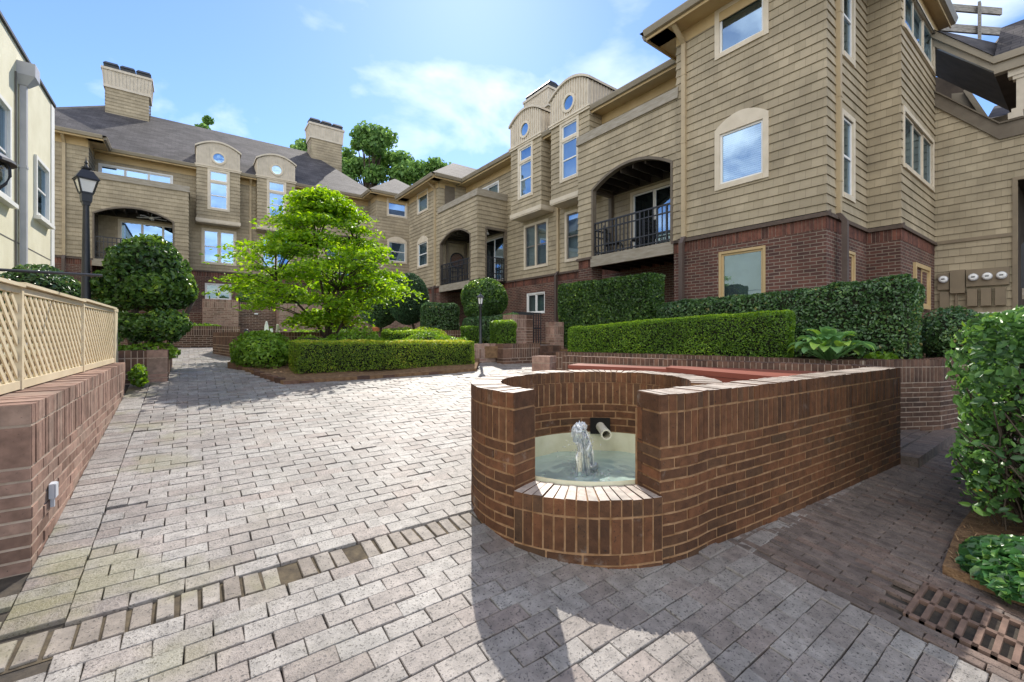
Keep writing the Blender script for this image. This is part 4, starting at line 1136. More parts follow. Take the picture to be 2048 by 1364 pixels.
def building(fr, bld, P):
    global WGLASS
    WGLASS = P['glass']
    dm = -1.5; df = -.9
    b1, b2, bays = P['balc1'], P['balc2'], P['bays']
    S0, S1 = P['main']
    # main wall, recessed
    holes = []
    for (x0, x1) in (b1, b2):
        if x1 is None: continue
        holes += [(x0 + .84, x1 - .2, 3.6, 5.56, 0), (x0 + .16, x1 - .66, 6.56, 7.99, 0)]
    tw = []
    for (x0, x1) in bays:
        c = (x0 + x1) / 2; tw.append((c - .74 + P['woff'], c + .74 + P['woff'])); holes.append((tw[-1][0] + .08, tw[-1][1] - .08, 3.98, 5.62, 0))
    m = MB(fr.p)
    siding(m, S0, S1, 3.55, EAVE - .05, dm, holes); m.build('wall', 'siding', bld)
    for (x0, x1) in tw: window(fr, bld, x0, x1, 3.9, 5.7, dm, 'twin', .1, inner='blind_grey', sash=P['sash'])
    gh = [(x0 + .14, x1 - .22, 2.12, 2.95) for (x0, x1) in tw]
    brick_base(fr, bld, S0, S1, .4, 3.6, dm, gh)
    for (x0, x1, z0, z1) in gh: window(fr, bld, x0, x1, z0, z1, dm - .03, 'slide', .05, glass='glass_dim', inner='interior_mid', tmat='sash_white', nlite=2, proud=.02)
    for k, (x0, x1) in enumerate(bays): bay(fr, bld, x0, x1, dm, df)
    downspout(fr, bld, P['pipe'], dm, 8.2, 3.62, .8)
    # eaves between the pavilions, interrupted at the bays
    cuts = [S0] + [q for b in bays for q in b] + [S1]
    for a, b in zip(cuts[::2], cuts[1::2]): eave(fr, bld, a, b, dm)
    zr = EAVE + .07; e = dm + .62
    hip = P['hip']
    polys = [[(S0 - hip[0], e, zr), (S1 + hip[1], e, zr), (P['ridge'][1], RIDGE_D, RIDGE_Z), (P['ridge'][0], RIDGE_D, RIDGE_Z)],
             [(P['ridge'][0], RIDGE_D, RIDGE_Z), (P['ridge'][1], RIDGE_D, RIDGE_Z), (S1 + hip[1], 2 * RIDGE_D - e, zr), (S0 - hip[0], 2 * RIDGE_D - e, zr)],
             [(S1 + hip[1], e, zr), (S1 + hip[1], 2 * RIDGE_D - e, zr), (P['ridge'][1], RIDGE_D, RIDGE_Z)],
             [(S0 - hip[0], e, zr), (S0 - hip[0], 2 * RIDGE_D - e, zr), (P['ridge'][0], RIDGE_D, RIDGE_Z)]]
    roof_poly(fr, bld, polys)
    bk = MB(fr.p); bk.face([(S0 - hip[0], 2 * RIDGE_D - e + .4, .4), (S1 + hip[1], 2 * RIDGE_D - e + .4, .4), (S1 + hip[1], 2 * RIDGE_D - e + .4, zr), (S0 - hip[0], 2 * RIDGE_D - e + .4, zr)]); 
    bk.face([(S0 - hip[0] + .3, dm, .4), (S0 - hip[0] + .3, 2 * RIDGE_D - e + .4, .4), (S0 - hip[0] + .3, 2 * RIDGE_D - e + .4, zr), (S0 - hip[0] + .3, dm, zr)]); bk.build('wall', 'siding', bld)
    for b, op in ((b1, 1), (b2, -1)):
        if b[1] is not None: balcony(fr, bld, b[0], b[1], dm, 0, P['open'][0 if b is b1 else 1])
    for (a, b, fs) in P['wings']:
        wing(fr, bld, a, b, dm, fs)
        eave(fr, bld, a, b, 0, (.5, .5))
        for sg, sx in ((-1, a), (1, b)):
            g = swap(fr, sx, sg); eave(g, bld, dm - (-.5 if False else 0) + .62, -.02, 0, (0, .5))
        y1 = .62; c = (a + b) / 2; hw = (b - a) / 2 + .62; rr = hw * .72
        roof_poly(fr, bld, [[(a - .62, y1, zr), (b + .62, y1, zr), (c, y1 - hw, zr + rr)], [(a - .62, y1, zr), (c, y1 - hw, zr + rr), (c, -4.6, zr + rr), (a - .62, -4.6, zr)],
                            [(b + .62, y1, zr), (c, y1 - hw, zr + rr), (c, -4.6, zr + rr), (b + .62, -4.6, zr)]])
    for (a, b) in P['chim']: chimney(fr, bld, a, b, -7.0, -5.7, 11.4, 13.35, 14.25)
glass_mat('glass_sky', (.35, .42, .5), .45, (.36, .6, 1)); glass_mat('glass_dim', (.5, .6, .6), .2, (.6, .75, .8))
FR = Fr(9.4, 18.46, 0, -1, -1, 0, 0)
FL = Fr(-3.42, 25.2, 1, 0, 0, -1, .93)
right_b = thing('apartment_building', (9.4, 10, .9), 'tan shingled apartment block along the right side with square tower over red brick', 'building')
building(FR, right_b, dict(glass='glass', balc1=(0, 3.4), balc2=(9.13, 12.42), bays=[(4.5, 6.34), (6.9, 8.72)], main=(0, 12.5), woff=-.1, pipe=6.63, sash='sash_dark', hip=(.6, -.02),
                           ridge=(1.5, 12.4), wings=[(-3.4, -.02, -1.76)], chim=[(-.8, 1.25)], open=(1, -1)))
left_b = thing('apartment_building', (2, 25.2, .9), 'long tan apartment block across the back of the courtyard under a grey hipped roof', 'building')
building(FL, left_b, dict(glass='glass_sky', balc1=(.02, 3.36), balc2=(8.85, 12.2), bays=[(3.68, 5.46), (6.24, 8.02)], main=(0, 12.2), woff=.05, pipe=5.98, sash='sash_white', hip=(4.7, .9),
                          ridge=(-.3, 9.9), wings=[(-4.2, 0, None), (12.2, 15.9, 13.45)], chim=[(-.25, 1.72), (9.75, 11.9)], open=(1, -1)))
downspout(FL, left_b, -.72, 0, 8.2, 3.62, .6)
downspout(FR, right_b, -.35, 0, 8.2, 3.62, .8)
def build_tower():
    global WGLASS
    WGLASS = 'glass'
    b = right_b; s0, s1 = 12.42, 15.47
    z0 = 3.6
    c = 13.93
    holes = [(c - .48, c + .48, 7.48, 9.2, 0), (c - .48, c + .48, 4.6, 5.75, 0)]
    m = MB(FR.p); siding(m, s0, s1, z0, EAVE - .05, 0, holes)
    ret_siding(m, -4, 0, 6.9, EAVE - .05, s0, -1)
    corner(m, s1, 0, z0, EAVE - .05, 1); corner(m, s0, 0, 6.9, EAVE - .05, -1)
    ret_siding(m, -2.32, 0, z0, 11, s1, 1, [(-1.4, -.78, 4.1, 5.6, 0), (-1.4, -.78, 6.85, 8.6, 0)])
    m.build('wall', 'siding', b)
    window(FR, b, c - .56, c + .56, 7.4, 9.0 - .5, 0, 'fixed', .1, inner='interior_mid', glass='glass', sash='sash_white')
    window(FR, b, c - .56, c + .56, 4.5, 5.83, 0, 'fixed', .11, arch=.24, inner='slats', glass='glass')
    g = swap(FR, s1, 1)
    window(g, b, -1.49, -.71, 3.99, 5.7, 0, 'hung', .1, inner='interior_mid', sash='sash_white')
    window(g, b, -1.49, -.71, 6.74, 8.5, 0, 'hung', .1, inner='interior_mid', sash='sash_white')
    gh = (c - .49, c + .49, 2.05, 3.14)
    brick_base(FR, b, s0, s1, .6, z0, 0, [gh], [(s1, 0, -2.32, 1), (s0, 0, -1.5, -1)])
    window(FR, b, gh[0], gh[1], gh[2], gh[3], -.03, 'fixed', .055, inner='interior_mid', tmat='frieze', sash='frieze', proud=.025)
    window(g, b, -1.45, -.85, 1.9, 2.98, .02, 'fixed', .055, inner='interior_dark', tmat='frieze', sash='frieze', proud=.025)
    downspout(FR, b, 12.63, 0, 8.15, 3.62, .8)
    downspout(g, b, -.5, 0, 9.8, 3.62, .8)
    # stepped side bay
    s2, s3 = 15.47, 16.03; d2, d3 = -2.32, -5.45
    m = MB(FR.p); siding(m, s2, s3, z0, 8.9, d2); corner(m, s3, d2, z0, 8.9, 1)
    ret_siding(m, d3, d2, z0, 8.6, s3, 1, [(-5.1, -2.5, 4.85, 5.95, 0), (-5.2, -2.5, 7.75, 8.6, 0)])
    m.build('wall', 'siding', b)
    brick_base(FR, b, s2 - .05, s3, .6, z0, d2, (), [(s3, d2, d3, 1)])
    g2 = swap(FR, s3, 1)
    window(g2, b, -5.2, -2.42, 4.78, 6.05, 0, 'slide', .09, inner='interior_mid', sash='trim', nlite=3)
    window(g2, b, -5.3, -2.42, 7.68, 8.75, 0, 'slide', .09, inner='curtain', sash='trim', nlite=3)
    window(g2, b, -4.72, -3.32, 1.9, 2.9, .02, 'slide', .09, inner='interior_dark', tmat='frieze', sash='frieze', nlite=2, proud=.03)
    eave(g2, b, d3 - .2, d2 + .02, 0, (.1, .3), z=9.02, ov=.22)
    # eave and roof of the tower
    eave(FR, b, s0, s1, 0, (.5, .5)); eave(swap(FR, s0, -1), b, -1.5, -.02, 0, (0, .5))
    zr = EAVE + .07
    roof_poly(FR, b, [[(s0 - .62, .62, zr), (s1 + .62, .62, zr), (13.9, -3.2, zr + 3.2)], [(s0 - .62, .62, zr), (13.9, -3.2, zr + 3.2), (13.9, -7, zr + 3.2), (s0 - .62, -7, zr)],
                      [(s1 + .62, .62, zr), (13.9, -3.2, zr + 3.2), (13.9, -7, zr + 3.2), (s1 + .62, -7, zr)]])
build_tower()

# ------------------------------------------------------------------ stair wing at the far right
def build_stair():
    FS = Fr(14.8, 2.42, 0, -1, -1, 0, 0)
    t = thing('stair_building', (14.8, 1.2, .9), 'open tan stair wing with a sloping parapet, cream porch post and dark doorway', 'building')
    zt = lambda s: 7.08 - 1.13 * min(s, 1.07) if s < 1.07 else 5.86
    m = MB(FS.p); siding(m, -.2, 3.4, .8, 7.2, 0, [(1.34, 3.4, .7, 4.75, 0)], zt); m.build('wall', 'siding', t)
    m = MB(FS.p); m.box(1.26, 1.335, -.05, .045, .8, 4.75); m.box(1.26, 3.4, -.05, .04, 4.75, 4.82); m.box(-.2, 1.26, 0, .04, 3.52, 3.6); m.build('corner_trim', 'meter_tan', t)
    m = MB(FS.p)
    for (a, za, b, zb) in ((-.2, 7.17, 1.07, 5.74), (1.07, 5.74, 3.4, 5.74)):
        m.hexa([(a, -.1, za), (b, -.1, zb), (b, .06, zb), (a, .06, za)], [(a, -.1, za + .34), (b, -.1, zb + .34), (b, .06, zb + .34), (a, .06, za + .34)])
        m.hexa([(a, -.13, za + .342), (b, -.13, zb + .342), (b, .1, zb + .342), (a, .1, za + .342)], [(a, -.13, za + .38), (b, -.13, zb + .38), (b, .1, zb + .38), (a, .1, za + .38)])
    m.build('parapet_cap', 'dark_trim', t)
    m = MB(FS.p); m.box(1.345, 3.6, -3.2, -3.1, .4, 6.2); m.box(1.2, 3.6, -3.2, 0, 4.9, 5.0); m.box(1.2, 1.26, -3.2, -.1, .4, 5); m.box(1.2, 3.6, -3.2, -.06, .9, .96); m.build('stair_hall', 'soffit_dark', t)
    railing(FS, t, 1.4, 3.3, -.1, 2.35, 1.0)
    m = MB(FS.p); m.box(1.4, 3.3, -.2, -.0, 2.1, 2.34); m.build('landing_beam', 'weathered_wood', t)
    m = MB(FS.p)
    m.box(1.2, 1.42, -.1, .12, 6.12, 6.26); m.box(1.25, 1.6, -.08, .1, 6.26, 6.34); m.box(1.32, 1.54, -.06, .08, 6.34, 6.98); m.box(1.27, 1.6, -.08, .1, 6.98, 7.06); m.box(1.2, 3.4, -.1, .12, 7.06, 7.2)
    m.build('porch_post', 'batten', t)
    # raking gable edge with roof
    m = MB(FS.p); a, za, b, zb = -1.6, 10.35, 1.0, 7.42
    m.hexa([(a, .2, za), (b, .2, zb), (b, .26, zb), (a, .26, za)], [(a, .2, za + .26), (b, .2, zb + .16), (b, .26, zb + .16), (a, .26, za + .26)])
    m.hexa([(a, .05, za - .22), (b, .05, zb - .16), (b, .2, zb - .16), (a, .2, za - .22)], [(a, .05, za), (b, .05, zb), (b, .2, zb), (a, .2, za)])
    m.box(1.0, 3.6, .2, .26, 7.42, 7.58); m.box(1.0, 3.6, .03, .2, 7.2, 7.42)
    m.build('fascia', 'gutter', t)
    m = MB(FS.p)
    m.hexa([(a, -3.4, za), (b, -3.4, zb), (b, .2, zb), (a, .2, za)], [(a, -3.4, za + .1), (b, -3.4, zb + .1), (b, .2, zb + .1), (a, .2, za + .1)], 1)
    m.hexa([(-1.6, -5, 5.5), (-.05, -5, 5.5), (-.05, -4.9, 5.5), (-1.6, -4.9, 5.5)], [(-1.6, -5, 10.3), (-.05, -5, 9.3), (-.05, -4.9, 9.3), (-1.6, -4.9, 10.3)], 1)
    m.face([(b, .25, 7.5), (3.6, .25, 7.5), (3.6, -1.0, 8.75), (b, -1.0, 8.75)])
    m.hexa([(.95, -3.3, 5.9), (1.9, -3.3, 5.9), (1.9, -3.2, 5.9), (.95, -3.2, 5.9)], [(.95, -3.3, 7.45), (1.9, -3.3, 7.45), (1.9, -3.2, 7.45), (.95, -3.2, 7.45)], 1); m.box(1.0, 3.6, -3.3, .03, 7.22, 7.3, 1)
    m.face([(a, .29, za + .27), (b, .29, zb + .17), (b, -3.4, zb + .17), (a, -3.4, za + .27)])
    m.face([(-.4, -1.5, 9.75), (.85, -1.5, 8.67), (1.12, -1.1, 8.8), (1.05, .2, 7.5), (-.4, .2, 9.1)])
    m.build('roof', ['shingle_roof', 'soffit_dark'], t)
    m = MB(FS.p); m.face([(.5, -3.2, 7.3), (2.6, -3.2, 7.3), (2.6, -5, 8.3), (.5, -5, 8.3)]); m.hexa([(.45, -3.2, 7.12), (2.6, -3.2, 7.12), (2.6, -3.12, 7.12), (.45, -3.12, 7.12)], [(.45, -3.2, 7.32), (2.6, -3.2, 7.32), (2.6, -3.12, 7.32), (.45, -3.12, 7.32)], 1)
    m.hexa([(-.3, -4.2, 6.6), (.75, -4.2, 6.6), (.75, -4.1, 6.6), (-.3, -4.1, 6.6)], [(-.3, -4.2, 8.75), (.02, -4.2, 8.65), (.02, -4.1, 8.65), (-.3, -4.1, 8.75)], 1); m.bar((.02, -4.05, 8.7), (.8, -4.05, 6.7), .12, .14, (0, 1, 0), 1)
    m.build('lower_roof', ['shingle_roof', 'gutter'], t)
    r = thing('roof_railing', (16.15, 1.86, 8.6), 'weathered grey plank railing standing on the roof at the right', 'railing')
    m = MB(); m.bar((14.6, 2.85, 9.65), (16.78, 1.51, 9.62), .05, .17); m.build('plank', 'grey_board', r)
    m = MB(); m.bar((14.6, 2.85, 9.13), (16.84, 1.47, 9.1), .05, .19); m.build('plank', 'grey_board', r)
    m = MB(); m.box(16.05, 16.2, 1.79, 1.84, 8.45, 9.75); m.build('post', 'grey_board', r)
    n_ = thing('number_plates', (14.77, 1.5, 1.74), 'two small pale number plates low on the tan stair wall below the meters', 'sign')
    for y0 in (1.29, 1.51): m = MB(); m.box(14.755, 14.775, y0, y0 + .18, 1.66, 1.83); m.build('plate', 'sash_white', n_)
    for tx, yy in (('21', 1.38), ('1', 1.6)):
        cu = bpy.data.curves.new('number', 'FONT'); cu.body = tx; cu.size = .13; cu.align_x = 'CENTER'; cu.align_y = 'CENTER'; cu.extrude = .002
        tmp = bpy.data.objects.new('number', cu); me = bpy.data.meshes.new_from_object(tmp); o_ = bpy.data.objects.new('number', me); col.objects.link(o_); bpy.data.objects.remove(tmp)
        me.materials.clear(); me.materials.append(MATS['plastic_dark']); o_.parent = n_; o_.location = Vector((14.75, yy, 1.745)) - OFF[n_]; o_.rotation_euler = (R(90), 0, R(-90)); OFF[o_] = OFF[n_]
    # electric meters
    g = thing('meter_panel', (14.75, 1.7, 2.0), 'row of round electric meters and cover boxes on the tan stair wall', 'electric meter')
    def bx(y0, y1, z0, z1, d, nm): m = MB(); m.box(14.78 - d, 14.775, y0, y1, z0, z1); return m.build(nm, 'meter_tan', g)
    bk = bx(1.2, 1.87, 2.44, 2.84, .1, 'meter_box'); bx(1.89, 2.14, 2.3, 2.85, .12, 'switch_box'); b2 = bx(2.16, 2.36, 2.4, 2.8, .09, 'meter_box')
    for y0 in (1.25, 1.47, 1.69): bx(y0, y0 + .16, 1.98, 2.38, .12, 'cover_box')
    bx(2.16, 2.32, 1.9, 2.34, .1, 'cover_box'); bx(2.02, 2.06, 1.4, 2.3, .05, 'conduit')
    for i, y in enumerate((1.31, 1.53, 1.75, 2.25)):
        m = MB(); d0 = 14.675
        m.tube([(d0 + .01, y, 2.65), (d0 - .05, y, 2.65)], .085, 20); mt = m.build('meter', 'downspout_grey', g)
        m = MB(); m.tube([(d0 - .052, y, 2.65), (d0 - .075, y, 2.65), (d0 - .085, y, 2.65)], [.075, .07, .05], 20); m.build('meter_face', 'paper_white', mt)
        m = MB(); m.box(d0 - .09, d0 - .086, y - .03, y + .03, 2.64, 2.665); m.build('meter_display', 'plastic_dark', mt)
build_stair()

# ------------------------------------------------------------------ stucco building on the left
def build_stucco():
    FU = Fr(-3.2, 2, 0, 1, 1, 0, 0); t = thing('stucco_building', (-3.2, 12, .6), 'pale yellow stucco building on the left with a grey downspout', 'building')
    wins = [(14.18, 15.49, 4.37, 5.92), (10.85, 12.24, 4.2, 6.3)]
    xs = sorted({0, 16.15} | {w[0] for w in wins} | {w[1] for w in wins}); m = MB(FU.p)
    for a, b in zip(xs, xs[1:]):
        h = [w for w in wins if w[0] < (a + b) / 2 < w[1]]
        if h:
            m.face([(a, 0, .2), (b, 0, .2), (b, 0, h[0][2]), (a, 0, h[0][2])]); m.face([(a, 0, h[0][3]), (b, 0, h[0][3]), (b, 0, 7.95), (a, 0, 7.95)])
        else: m.face([(a, 0, .2), (b, 0, .2), (b, 0, 7.95), (a, 0, 7.95)])
    m.face([(16.15, 0, .2), (16.15, -8, .2), (16.15, -8, 7.95), (16.15, 0, 7.95)]); m.face([(0, 0, .2), (0, -8, .2), (0, -8, 7.95), (0, 0, 7.95)])
    m.face([(0, 0, 7.95), (16.15, 0, 7.95), (16.15, -8, 7.95), (0, -8, 7.95)])
    m.build('wall', 'stucco', t)
    m = MB(FU.p); m.box(-.05, 16.2, -.2, .05, 7.952, 8.02); m.build('coping', 'roof_metal', t)
    m = MB(FU.p)
    for z in (3.42,): m.box(0, 16.1, -.01, .006, z, z + .025)
    m.build('joint_strip', 'sash_dark', t)
    m = MB(FU.p); m.box(15.83, 16.17, -.02, .02, .2, 7.9); m.build('corner_trim', 'stucco_trim', t)
    for w in wins:
        window(FU, t, w[0], w[1], w[2], w[3], .0, 'hung', .09, inner='interior_mid', tmat='stucco_trim', proud=.05)
        m = MB(FU.p); m.box(w[0] - .06, w[1] + .06, 0, .14, w[2] - .1, w[2] - .005); m.build('window_sill', 'stucco_trim', t)
    m = MB(FU.p); s = 12.97
    m.box(s - .06, s + .06, .02, .13, .8, 7.2)
    for z in (2.9, 5.2): m.box(s - .07, s + .07, .0, .14, z, z + .06)
    d = m.build('downspout', 'downspout_grey', t)
    m = MB(FU.p); m.hexa([(s - .08, .0, 7.12), (s + .08, .0, 7.12), (s + .08, .15, 7.12), (s - .08, .15, 7.12)], [(s - .2, .0, 7.32), (s + .2, .0, 7.32), (s + .2, .3, 7.32), (s - .2, .3, 7.32)])
    m.box(s - .2, s + .2, .0, .3, 7.322, 7.62); m.build('leader_head', 'downspout_grey', d)
    m = MB(FU.p); pts = [(s - .32, .02, .8 + i * .5 ) for i in range(14)]; m.tube(pts, .018, 6); m.build('cable', 'sash_dark', t)
build_stucco()

# ------------------------------------------------------------------ lattice fence
def build_lattice():
    fx = lambda y: -.9 + (y - 2.4) * .041
    t = thing('lattice_fence', (-.82, 4.6, .995), 'cream diagonal lattice fence standing on the sunlit left brick wall', 'fence')
    ys = [2.42, 3.9, 5.38, 6.82]; z0, z1 = 1.0, 1.6
    for y in ys:
        m = MB(); x = fx(y); m.box(x - .02, x + .022, y - .02, y + .02, z0, z1); m.build('post', 'lattice', t)
    for a, b in zip(ys, ys[1:]):
        m = MB(); A = Vector((fx(a), a)); B = Vector((fx(b), b))
        for (p, q, w) in ((z1 - .03, z1 + .035, .03),): m.bar((A.x, a, z1), (B.x, b, z1), .03, .035)
        m.bar((A.x, a, z1 + .042), (B.x, b, z1 + .03), .07, .02); m.bar((A.x, a, z0 + .03), (B.x, b, z0 + .03), .035, .05); m.build('rail', 'lattice', t)
        L = (b - a) - .06; H = z1 - z0 - .06; m = MB()
        for ly, dirn in ((-.006, 1), (.006, -1)):
            c = -H
            while c < L + .0:
                # line u = c + v (v height) clipped to the panel
                v0, v1 = max(0, -c), min(H, L - c)
                if v1 - v0 > .03:
                    def P(v):
                        u = c + v
                        if dirn < 0: u = L - u
                        yy = a + .03 + u; return (fx(yy) + ly, yy, z0 + .03 + v)
                    m.bar(P(v0), P(v1), .032, .008, (1, 0, 0))
                c += .098
        m.build('lattice_panel', 'lattice', t)
    m = MB(); m.box(-.74, -.715, 6.86, 7.2, .9, 1.6); m.box(-.745, -.71, 6.86, 7.2, 1.602, 1.64); m.build('end_board', 'lattice', t)
    o = thing('outlet_box', (-.6, 3.42, .47), 'small grey outdoor outlet box fixed to the sunlit left wall', 'outlet box')
    m = MB(); m.box(-.616, -.594, 3.39, 3.45, .44, .52); m.build('box', 'plastic_grey', o)
    m = MB(); m.box(-.593, -.588, 3.393, 3.447, .443, .517); m.build('cover', 'plastic_grey', o)
    m = MB(); m.box(-.614, -.598, 3.412, 3.428, .39, .439); m.build('conduit', 'plastic_grey', o)
build_lattice()

# ------------------------------------------------------------------ lamps
def lantern4(p, c, z0, w0, w1, h, nm='lantern'):
    """four sided tapering lantern"""
    x, y = c; m = MB(); ca = R(20)
    def cor(w, z): return [(x + w * math.cos(ca + math.pi / 4 + i * math.pi / 2) * 1.414, y + w * math.sin(ca + math.pi / 4 + i * math.pi / 2) * 1.414, z) for i in range(4)]
    b, t = cor(w0, z0), cor(w1, z0 + h)
    for i in range(4): m.bar(b[i], t[i], .016, .016)
    for i in range(4): m.bar(b[i], b[(i + 1) % 4], .016, .02); m.bar(t[i], t[(i + 1) % 4], .02, .02)
    m.hexa(cor(w0 * .85, z0 - .12), cor(w0 * .95, z0 - .01)); m.hexa(cor(w0 * .6, z0 - .17), cor(w0 * .7, z0 - .12))
    fr = m.build('lantern', 'iron', p)
    m = MB(); r0, r1 = cor(w1 * 1.22, z0 + h + .005), cor(w1 * .62, z0 + h + .12); m.hexa(r0, r1); m.hexa(r1, cor(w1 * .3, z0 + h + .15)); m.hexa(cor(w1 * .42, z0 + h + .15), cor(w1 * .5, z0 + h + .17))
    m.lathe((x, y, z0 + h + .17), [(.03, 0), (.02, .03), (.012, .05), (.022, .07), (.008, .1), (.002, .15)], 10); m.build('lantern_roof', 'iron', fr)
    m = MB(); b, t = cor(w0 * .96, z0 + .005), cor(w1 * .96, z0 + h - .005)
    for i in range(4): j = (i + 1) % 4; m.face([b[i], b[j], t[j], t[i]])
    m.build('lantern_glass', 'lamp_frost', fr)
def lamps():
    x, y = -1.15, 8.3
    p = thing('lamp_post', (x, y, gz(x, y)), 'tall black lamp post with a square frosted lantern behind the lattice fence', 'street lamp', 'lamp posts of the courtyard')
    m = MB(); m.lathe((x, y, gz(x, y)), [(.13, 0), (.13, .12), (.09, .2), (.07, .5), (.055, .55), (.05, 1.2), (.034, 2.3), (.034, 2.36)], 14); m.build('pole', 'iron', p, smooth=True)
    lantern4(p, (x, y), 3.27, .06, .1, .18)
    x, y = -1.2, 4.7
    p = thing('lamp_post', (x, y, gz(x, y)), 'black lamp post with round glass globe and side bar at the left edge', 'street lamp', 'lamp posts of the courtyard')
    m = MB(); m.lathe((x, y, gz(x, y)), [(.11, 0), (.11, .15), (.06, .25), (.045, 1.4), (.035, 1.93), (.05, 1.95), (.03, 2.0)], 14); m.build('pole', 'iron', p, smooth=True)
    m = MB(); m.tube([(x - .5, y + .02, 1.8), (x + .64, y + .02, 1.8)], .011, 8); m.build('ladder_bar', 'iron', p)
    m = MB(); m.lathe((x, y, 2.32), [(.02, -.05), (.05, -.02), (.03, 0), (.09, .035), (.09, .05)], 16)
    for k in range(6):
        a = k * math.pi / 3; pts = [(x + r_ * math.cos(a), y + r_ * math.sin(a), 2.37 + z_) for r_, z_ in ((.09, 0), (.13, .05), (.152, .11), (.15, .16), (.135, .2))]; m.tube(pts, .009, 6)
    fr = m.build('lantern', 'iron', p)
    m = MB(); m.lathe((x, y, 2.37), [(.08, 0), (.122, .05), (.144, .11), (.142, .16), (.12, .2)], 24); m.build('lantern_glass', 'glass_lamp', fr, smooth=True)
    m = MB(); m.lathe((x, y, 2.57), [(.15, -.01), (.185, -.005), (.18, .015), (.12, .06), (.09, .075), (.06, .11), (.035, .12), (.04, .14), (.025, .16), (.03, .18), (.015, .21), (.002, .24)], 18); m.build('lantern_roof', 'iron', fr)
    x, y = 4.98, 7.86; z = 1.08
    p = thing('garden_lamp', (x, y, z), 'short black garden lamp with a small lantern beside the clipped cube hedge', 'street lamp', 'lamp posts of the courtyard')
    m = MB(); m.lathe((x, y, z), [(.06, 0), (.06, .04), (.03, .07), (.026, .82), (.04, .84), (.03, .87)], 12); m.build('pole', 'iron', p, smooth=True)
    m = MB(); m.lathe((x, y, z + .87), [(.05, 0), (.05, .02)], 6)
    for k in range(6):
        a = k * math.pi / 3; m.bar((x + .045 * math.cos(a), y + .045 * math.sin(a), z + .88), (x + .065 * math.cos(a), y + .065 * math.sin(a), z + 1.02), .01, .01)
    fr = m.build('lantern', 'iron', p)
    m = MB(); m.lathe((x, y, z + .88), [(.042, 0), (.06, .14)], 6); m.build('lantern_glass', 'lamp_frost', fr)
    m = MB(); m.lathe((x, y, z + 1.02), [(.085, 0), (.08, .02), (.04, .06), (.012, .08), (.012, .1), (.002, .13)], 10); m.build('lantern_roof', 'iron', fr)
lamps()

# ------------------------------------------------------------------ terraces and garden walls
def bed(name, poly, z, mat, kind='structure', dz=0, n=0):
    m = MB(); zf = z if callable(z) else (lambda x, y: z)
    m.hexa([(p[0], p[1], zf(*p) - .25) for p in poly], [(p[0], p[1], zf(*p)) for p in poly]); return tag(m.build(name, mat), kind=kind)
def straw(name, poly, z, n, mat='straw'):
    m = MB(); xs = [p[0] for p in poly]; ys = [p[1] for p in poly]; k = 0
    while k < n:
        x, y = random.uniform(min(xs), max(xs)), random.uniform(min(ys), max(ys))
        if not inside(poly, x, y): continue
        k += 1; a = random.uniform(0, 6.3); l = random.uniform(.03, .09); zz = (z(x, y) if callable(z) else z) + random.uniform(.004, .03)
        dx, dy = math.cos(a) * l, math.sin(a) * l; w = .0035
        m.face([(x - dy / l * w, y + dx / l * w, zz), (x + dy / l * w, y - dx / l * w, zz), (x + dx, y + dy, zz + random.uniform(-.01, .03))])
    tag(m.build(name, mat), kind='stuff')
